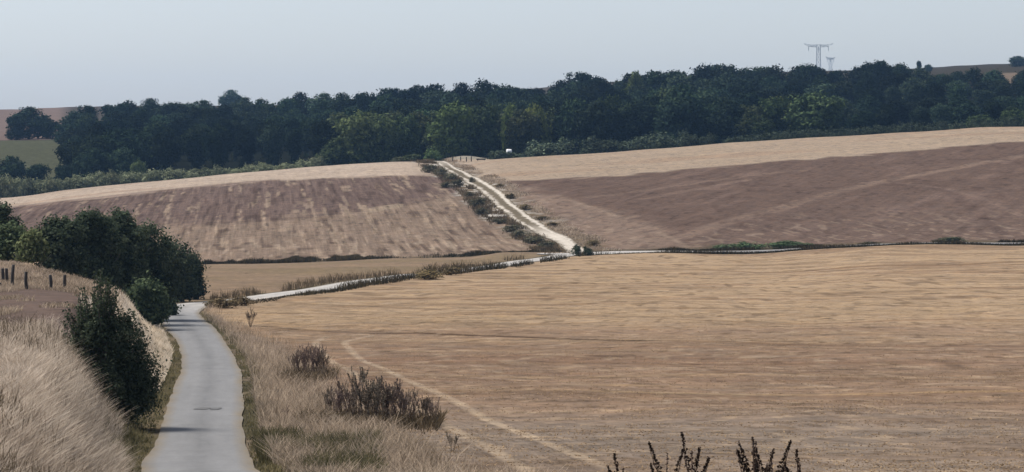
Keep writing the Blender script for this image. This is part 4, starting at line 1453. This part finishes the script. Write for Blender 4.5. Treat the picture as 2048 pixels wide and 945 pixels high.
# bleached strip on the bank
X, Yv, Z, sd, px = scatter(60000, 118, 205, 150, 420, lambda X, Y, p, s: (s < -2.0) & (s > -4.4 + r.normal(0, .4, len(s))), r)
link('bleached_grass', blade_mesh('bleached_grass', X, Yv, Z, r.uniform(.12, .42, len(X)), r.uniform(.015, .035, len(X)), r.uniform(.1, .6, len(X)), np.clip(vnoise(X, Yv * .5, 72) + r.normal(0, .2, len(X)), 0, 1), M_bright, r),
     kind='stuff', label='bleached white grass on the bank left of the lane')
# green verges hugging the lane
X, Yv, Z, sd, px = scatter(90000, 55, 240, 150, 800, lambda X, Y, p, s: (np.abs(s) > 1.42) & (np.abs(s) < np.where(s < 0, np.interp(Y, [60, 72, 90], [1.9, 2.3, 3.1]), 2.3)) & (vnoise(X * 1.4, Y * .2, 92) > .35 - .12 * (s < 0) + .3 * (r.random(len(s)) - .5)), r)
link('green_verge', blade_mesh('green_verge', X, Yv, Z, r.uniform(.08, .34, len(X)) * np.clip((np.abs(sd) - 1.2), .25, 1), r.uniform(.015, .04, len(X)), r.uniform(.2, .9, len(X)), np.clip(vnoise(X * .5, Yv * .3, 73) + r.normal(0, .25, len(X)), 0, 1), M_green, r),
     kind='stuff', label='low green and brown growth along both lane edges')
# wide right verge
def vwid(Y):
    return np.interp(Y, [60, 170, 230, 300], [5.8, 5.0, 2.8, 2.0])
X, Yv, Z, sd, px = scatter(170000, 50, 262, 380, 1200, lambda X, Y, p, s: (s > 1.9) & (s < vwid(Y) + r.normal(0, .5, len(X))), r)
pn = vnoise(X * .6, Yv * .35, 74)
link('verge_grass', blade_mesh('verge_grass', X, Yv, Z, r.uniform(.12, .55, len(X)) * (.5 + pn), r.uniform(.01, .03, len(X)), r.uniform(.2, 1.2, len(X)), np.clip(vnoise(X * 1.6, Yv * .7, 89) * .7 + pn * .3 + r.normal(0, .28, len(X)), 0, 1), M_verge, r),
     kind='stuff', label='rough brown grass verge right of the lane')
# green patch in the right verge near the camera
X, Yv, Z, sd, px = scatter(40000, 55, 88, 480, 760, lambda X, Y, p, s: (s > 1.6) & (vnoise(X * .7 + 3, Y * .3, 75) > .42), r)
link('green_weeds', blade_mesh('green_weeds', X, Yv, Z, r.uniform(.1, .5, len(X)), r.uniform(.012, .035, len(X)), r.uniform(.1, .7, len(X)), np.clip(r.normal(.3, .3, len(X)), 0, 1), M_green, r),
     kind='stuff', label='green weeds in the verge at the bottom of the picture')
# weeds beside the middle road
X, Yv, Z, sd, px = scatter(150000, 236, 418, 420, 1240, lambda X, Y, p, s: ((s > 1.5) & (s < 3.4)) & (vnoise(X * .35, Y * .05, 76) > np.interp(p, [420, 640, 800, 1100], [.5, .45, .25, .2])), r)
pn = vnoise(X * .35, Yv * .12, 77)
hgt = r.uniform(.15, .75, len(X)) * np.interp(px, [420, 500, 560, 640, 780, 1000, 1200], [1.1, .35, .35, .6, 1.5, 1.9, 1.0]) * (.35 + 1.1 * pn)
link('roadside_weeds', blade_mesh('roadside_weeds', X, Yv, Z, hgt, r.uniform(.03, .09, len(X)), r.uniform(.1, .6, len(X)), np.clip(pn * .8 + r.normal(0, .25, len(X)), 0, 1), M_darkweed, r),
     kind='stuff', label='dark brown weeds between the golden field and the middle road')
X, Yv, Z, sd, px = scatter(60000, 225, 420, 420, 1240, lambda X, Y, p, s: ((s < -1.6) & (s > -4.2)) & (vnoise(X * .3, Y * .05, 78) > .45), r)
pn = vnoise(X * .35, Yv * .12, 79)
link('meadow_weeds', blade_mesh('meadow_weeds', X, Yv, Z, r.uniform(.2, .8, len(X)) * (.4 + pn), r.uniform(.03, .08, len(X)), r.uniform(.1, .6, len(X)), np.clip(pn + r.normal(0, .2, len(X)), 0, 1), M_brownweed, r),
     kind='stuff', label='brown weeds along the meadow side of the middle road')
# ditch growth at the foot of the far fields
X, Yv, Z, sd, px = scatter(120000, 424, 436, 360, 1160, lambda X, Y, p, s: (vnoise(X * .25, Y * .1, 80) > .25 + .5 * r.random(len(X))) & (r.random(len(X)) < np.interp(p, [360, 700, 900, 1160], [1, .7, .35, .5])), r)
pn = vnoise(X * .25, Yv * .1, 81)
link('ditch_scrub', blade_mesh('ditch_scrub', X, Yv, Z, r.uniform(.2, 1.0, len(X)) * (.4 + pn) * (0.3 + .9 * vnoise(X * .9, Yv * .02, 91)) * np.interp(px, [400, 700, 1100], [1.1, .7, .6]), r.uniform(.05, .12, len(X)), r.uniform(.1, .6, len(X)), np.clip(pn + r.normal(-.1, .25, len(X)), 0, 1), M_darkweed, r),
     kind='stuff', label='dark ditch growth along the foot of the left far field')
# both sides of the straight road on the right
X, Yv, Z, sd, px = scatter(150000, 410, 430, 1180, 2140, lambda X, Y, p, s: ((s > 1.6) & (s < 3.4)) | ((s < -1.7) & (s > -4.5) & (vnoise(X * .3, Y * .1, 82) > .4)), r)
pn = vnoise(X * .3, Yv * .2, 83)
link('road_edge_weeds', blade_mesh('road_edge_weeds', X, Yv, Z, r.uniform(.08, .4, len(X)) * (.3 + pn) * np.interp(px, [1180, 1300, 1340, 1450], [.3, .4, 1.3, 1.6]), r.uniform(.05, .12, len(X)), r.uniform(.1, .6, len(X)), np.clip(pn * .7 + r.normal(0, .25, len(X)), 0, 1), M_darkweed, r),
     kind='stuff', label='dark weeds along both edges of the straight road')
# track verges
Xt, Yt_, st = [], [], []
n = 40000
ti = r.integers(0, len(TRACK) - 1, n)
T = np.gradient(TRACK, axis=0)
T /= np.linalg.norm(T, axis=1)[:, None]
off = np.where(r.random(n) < .55, -1, 1) * r.uniform(2.0, 6.0, n)
Xt = TRACK[ti, 0] + T[ti, 1] * off + r.normal(0, .4, n)
Yt_ = TRACK[ti, 1] - T[ti, 0] * off + r.normal(0, .6, n)
ok = (vnoise(Xt * .4, Yt_ * .2, 84) > np.where(off < 0, .40, .5)) & (Yt_ > 424)
Xt, Yt_ = Xt[ok], Yt_[ok]
pn = vnoise(Xt * .4, Yt_ * .2, 85)
side = np.array([p[0] for p in np.stack([Xt, Yt_], 1)]) < np.interp(Yt_, TRACK[:, 1], TRACK[:, 0])
for mk, m_, h0, h1, lab in [(side, M_brownweed, .15, .75, 'rough brown scrub grass on the left bank of the chalk track'), (~side, M_verge, .1, .5, 'short pale grass on the right verge of the chalk track')]:
    xs_, ys_, ps_ = Xt[mk], Yt_[mk], pn[mk]
    link('track_verge_grass', blade_mesh('track_verge_grass', xs_, ys_, ground_z(xs_, ys_), r.uniform(h0, h1, len(xs_)) * (.4 + ps_), r.uniform(.06, .14, len(xs_)), r.uniform(.15, 1.0, len(xs_)), np.clip(ps_ + r.normal(0, .25, len(xs_)), 0, 1), m_, r),
         kind='stuff', label=lab)
# stubble and straw of the golden field
X, Yv, Z, sd, px = scatter(60000, 58, 260, 380, 2180, lambda X, Y, p, s: s > vwid(Y) + .3, r)
Yv = np.round(Yv / .9) * .9 + r.normal(0, .12, len(Yv))
pn = vnoise(X * .1, Yv * .8, 86)
ok = pn > .35
X, Yv, pn = X[ok], Yv[ok], pn[ok]
M_straw = leaf_material('straw', C(150, 124, 98), C(226, 194, 152), 0.3, 0)
link('stubble', blade_mesh('stubble', X, Yv, ground_z(X, Yv), r.uniform(.02, .05, len(X)), r.uniform(.02, .06, len(X)), r.uniform(2, 7, len(X)), np.clip(r.normal(.5, .3, len(X)), 0, 1), M_straw, r),
     kind='stuff', label='cut straw stubble on the golden field')

# weeds at the feet of the docks
bx, by = [], []
for cx_, cy_, wx_, n_ in [(750, 850, 100, 2600), (620, 756, 36, 900)]:
    X0, Y0 = unproject(cx_, cy_, 60, 160)
    bx.append(X0 + np.clip(r.normal(0, .8, n_), -1.5, 1.3) * wx_ / F * Y0)
    by.append(Y0 + r.normal(0, 2.2, n_))
bx, by = np.concatenate(bx), np.concatenate(by)
link('dock_leaves', blade_mesh('dock_leaves', bx, by, ground_z(bx, by), r.uniform(.1, .5, len(bx)), r.uniform(.02, .06, len(bx)), r.uniform(.2, 1.0, len(bx)), np.clip(r.normal(.5, .3, len(bx)), 0, 1), M_brownweed, r),
     kind='stuff', label='withered brown growth at the feet of the dock clumps')

# ------------------------------------------------------------------ dock plants
print('docks')
M_dockstem = simple_material('dock_stem', (0.10, 0.062, 0.042), 0.9, 0.3, 9)
M_dockseed = leaf_material('dock_seed', (0.080, 0.062, 0.050), (0.215, 0.170, 0.135), 0.25, 0.15)
M_shadeseed = leaf_material('shaded_dock_seed', (0.020, 0.014, 0.012), (0.050, 0.036, 0.030), 0.1, 0.1)  # backlit shade of the nearest docks, put into the seed colour


def dock_proto(seed, stalks, spread, h=1.0, seed_mat=None, split=False, per=60, thick=0.02, leafs=0.016, fork=2):
    r = np.random.default_rng(seed)
    st, P, heads = [], [], []
    for k in range(stalks):
        a = r.uniform(0, 6.28)
        hh = h * r.uniform(.6, 1.0) if k else h
        a += r.normal(0, .3)
        e = np.array([math.cos(a) * spread * r.uniform(.2, 1.2) * hh, math.sin(a) * spread * r.uniform(.2, 1) * hh, hh])
        b = np.array([math.cos(a), math.sin(a), 0]) * .04
        m = b * .5 + e * .5 - np.array([e[0], e[1], 0]) * .12
        st.append(tube([b + [0, 0, -.05], m, e], [.009, .007, .003], 5))
        axes = [(b + (m - b) * .35, e)]
        for f in range(fork):
            q = r.uniform(.15, .6)
            s0 = m + (e - m) * q
            ang = r.uniform(0, 6.28)
            s1 = s0 + np.array([math.cos(ang) * .12, math.sin(ang) * .12, r.uniform(.22, .38)]) * hh
            st.append(tube([s0, (s0 + s1) / 2 + [math.cos(ang) * .02, math.sin(ang) * .02, -.01], s1], [.005, .004, .002], 4))
            axes.append((s0, s1))
        for (p, q) in axes:
            heads.append(len(P))
            for _ in range(per):
                t = r.random() ** .8
                taper = (1 - t * .75)
                P.append(p + (q - p) * t + r.normal(0, thick * taper, 3) * [1, 1, 1.3])
    V, Fc = join_tubes(st)
    stem = new_mesh('stems', np.array(V), Fc, [M_dockstem], smooth=True)
    P = np.array(P)
    if split:
        out = []
        for a0, b0 in zip(heads, heads[1:] + [len(P)]):
            V, Fq = leaf_quads(P[a0:b0], unit(r.standard_normal(P[a0:b0].shape)), leafs, r, .7)
            out.append(new_mesh('seed_head', V, Fq, [seed_mat or M_dockseed], attrs=tint_attr(r.random(b0 - a0))))
        return stem, out
    V, Fq = leaf_quads(P, unit(r.standard_normal(P.shape)), leafs, r, .7)
    seeds = new_mesh('seed_heads', V, Fq, [seed_mat or M_dockseed], attrs=tint_attr(r.random(len(P))))
    return stem, seeds


def place_dock(pr, X, Yv, h, label, group, color=(1, 1, 1), rz=None):
    stem, seeds = pr
    o = link('dock_plant', stem, loc=(X, Yv, gz(X, Yv)), rz=rw.uniform(0, 6.28) if rz is None else rz, sc_=(h, h, h), label=label, cat='plant', group=group)
    g, g2 = rw.uniform(.7, 1.5), rw.uniform(.92, 1.08)
    for sm in (seeds if isinstance(seeds, list) else [seeds]):
        c = link('seed_head' if isinstance(seeds, list) else 'seed_heads', sm, parent=o)
        c.color = (color[0] * g, color[1] * g * g2, color[2] * g, 1)
    return o


dp = [dock_proto(s, 9, .45, per=46, leafs=.015, fork=3) for s in (401, 402, 403, 404)]
big = [(655, 836, .72), (672, 840, .85), (690, 846, .95), (712, 850, 1.1), (730, 852, 1.25), (748, 853, 1.2), (765, 853, 1.3), (782, 852, 1.2), (800, 852, 1.05), (822, 850, .95), (845, 852, .9), (862, 850, .8), (700, 838, .9), (742, 842, 1.2), (776, 843, 1.2), (812, 842, 1.0)]
for i, (px, py, h) in enumerate(big):
    X, Yv = unproject(px, py, 60, 140)
    lab = ('leftmost straggling dock in the large brown dock clump' if i == 0 else 'last leaning dock on the right of the large brown clump' if i == 11 else 'tall dried brown dock in the large clump between verge and field')
    place_dock(dp[i % 4], X, Yv, h * 1.3 * rw.uniform(.78, 1.12), lab, 'dried docks in the large verge clump')
mid = [(590, 752, 1.0), (604, 755, 1.15), (618, 757, 1.3), (632, 756, 1.2), (645, 756, 1.1), (612, 748, 1.1), (638, 750, 1.15)]
for i, (px, py, h) in enumerate(mid):
    X, Yv = unproject(px, py, 60, 160)
    place_dock(dp[(i + 1) % 4], X, Yv, h * 1.15, 'grey brown dock in the smaller clump farther up the verge', 'dried docks in the smaller verge clump', color=(1.15, 1.15, 1.1))
for px, py, h, lab in [(500, 655, 1.3, 'small dry weed beside the lane bend at the field corner'), (905, 905, .55, 'lone short dock right of the large clump'), (560, 800, .5, 'short dry dock between lane and clumps'), (570, 840, .45, 'low bent dry dock left of the large clump')]:
    X, Yv = unproject(px, py, 60, 240)
    place_dock(dp[2], X, Yv, h, lab, None, color=(1.0, 1.0, 1.0))
# near docks whose tips rise into the bottom of the picture
tip = [dock_proto(s, 1, .08, 1.0, M_shadeseed, True, per=170, thick=.013, leafs=.009, fork=3) for s in (501, 502)]
fan = dock_proto(511, 3, .10, 1.0, M_shadeseed, True, per=130, thick=.011, leafs=.009, fork=6)
for px, top, pr, lab in [(1260, 928, tip[0], 'leftmost dark dock tip at the bottom picture edge'), (1316, 902, tip[1], 'dark dock spike left of the thickest pair'), (1378, 896, tip[0], 'thick dark dock spike in the middle of the bottom row'),
                         (1512, 876, fan, 'widest fan shaped dark dock at the bottom edge'), (1562, 900, tip[1], 'dark dock spike just right of the fan shaped dock'), (1612, 920, tip[0], 'last short dark dock tip on the right')]:
    Yv = 25.0
    X = at(px, Yv)
    z0 = gz(X, Yv)
    place_dock(pr, X, Yv, (zpy(Yv, top) - z0) * .985, lab, 'dark dock tips along the bottom edge')

# ------------------------------------------------------------------ haze
M_haze, nt, out = mat_base('valley_haze')
pv = N(nt, 'ShaderNodeVolumePrincipled')
pv.inputs['Color'].default_value = (0.36, 0.62, 1.0, 1)
pv.inputs['Density'].default_value = 6.5e-5
pv.inputs['Anisotropy'].default_value = 0.2
nt.links.new(pv.outputs[0], out.inputs['Volume'])
x0, x1, y0, y1, z0, z1 = -4600, 4600, -140, 5060, float(gzv.min()) - 1.0, 128.0
V = [(x0, y0, z0), (x1, y0, z0), (x1, y1, z0), (x0, y1, z0), (x0, y0, z1), (x1, y0, z1), (x1, y1, z1), (x0, y1, z1)]
Fc = [[3, 2, 1, 0], [4, 5, 6, 7], [0, 1, 5, 4], [1, 2, 6, 5], [2, 3, 7, 6], [3, 0, 4, 7]]
link('haze', new_mesh('haze', np.array(V, float), Fc, [M_haze]), kind='stuff')
print('ground z', gzv.min(), gzv.max(), 'wood trees', nwood)
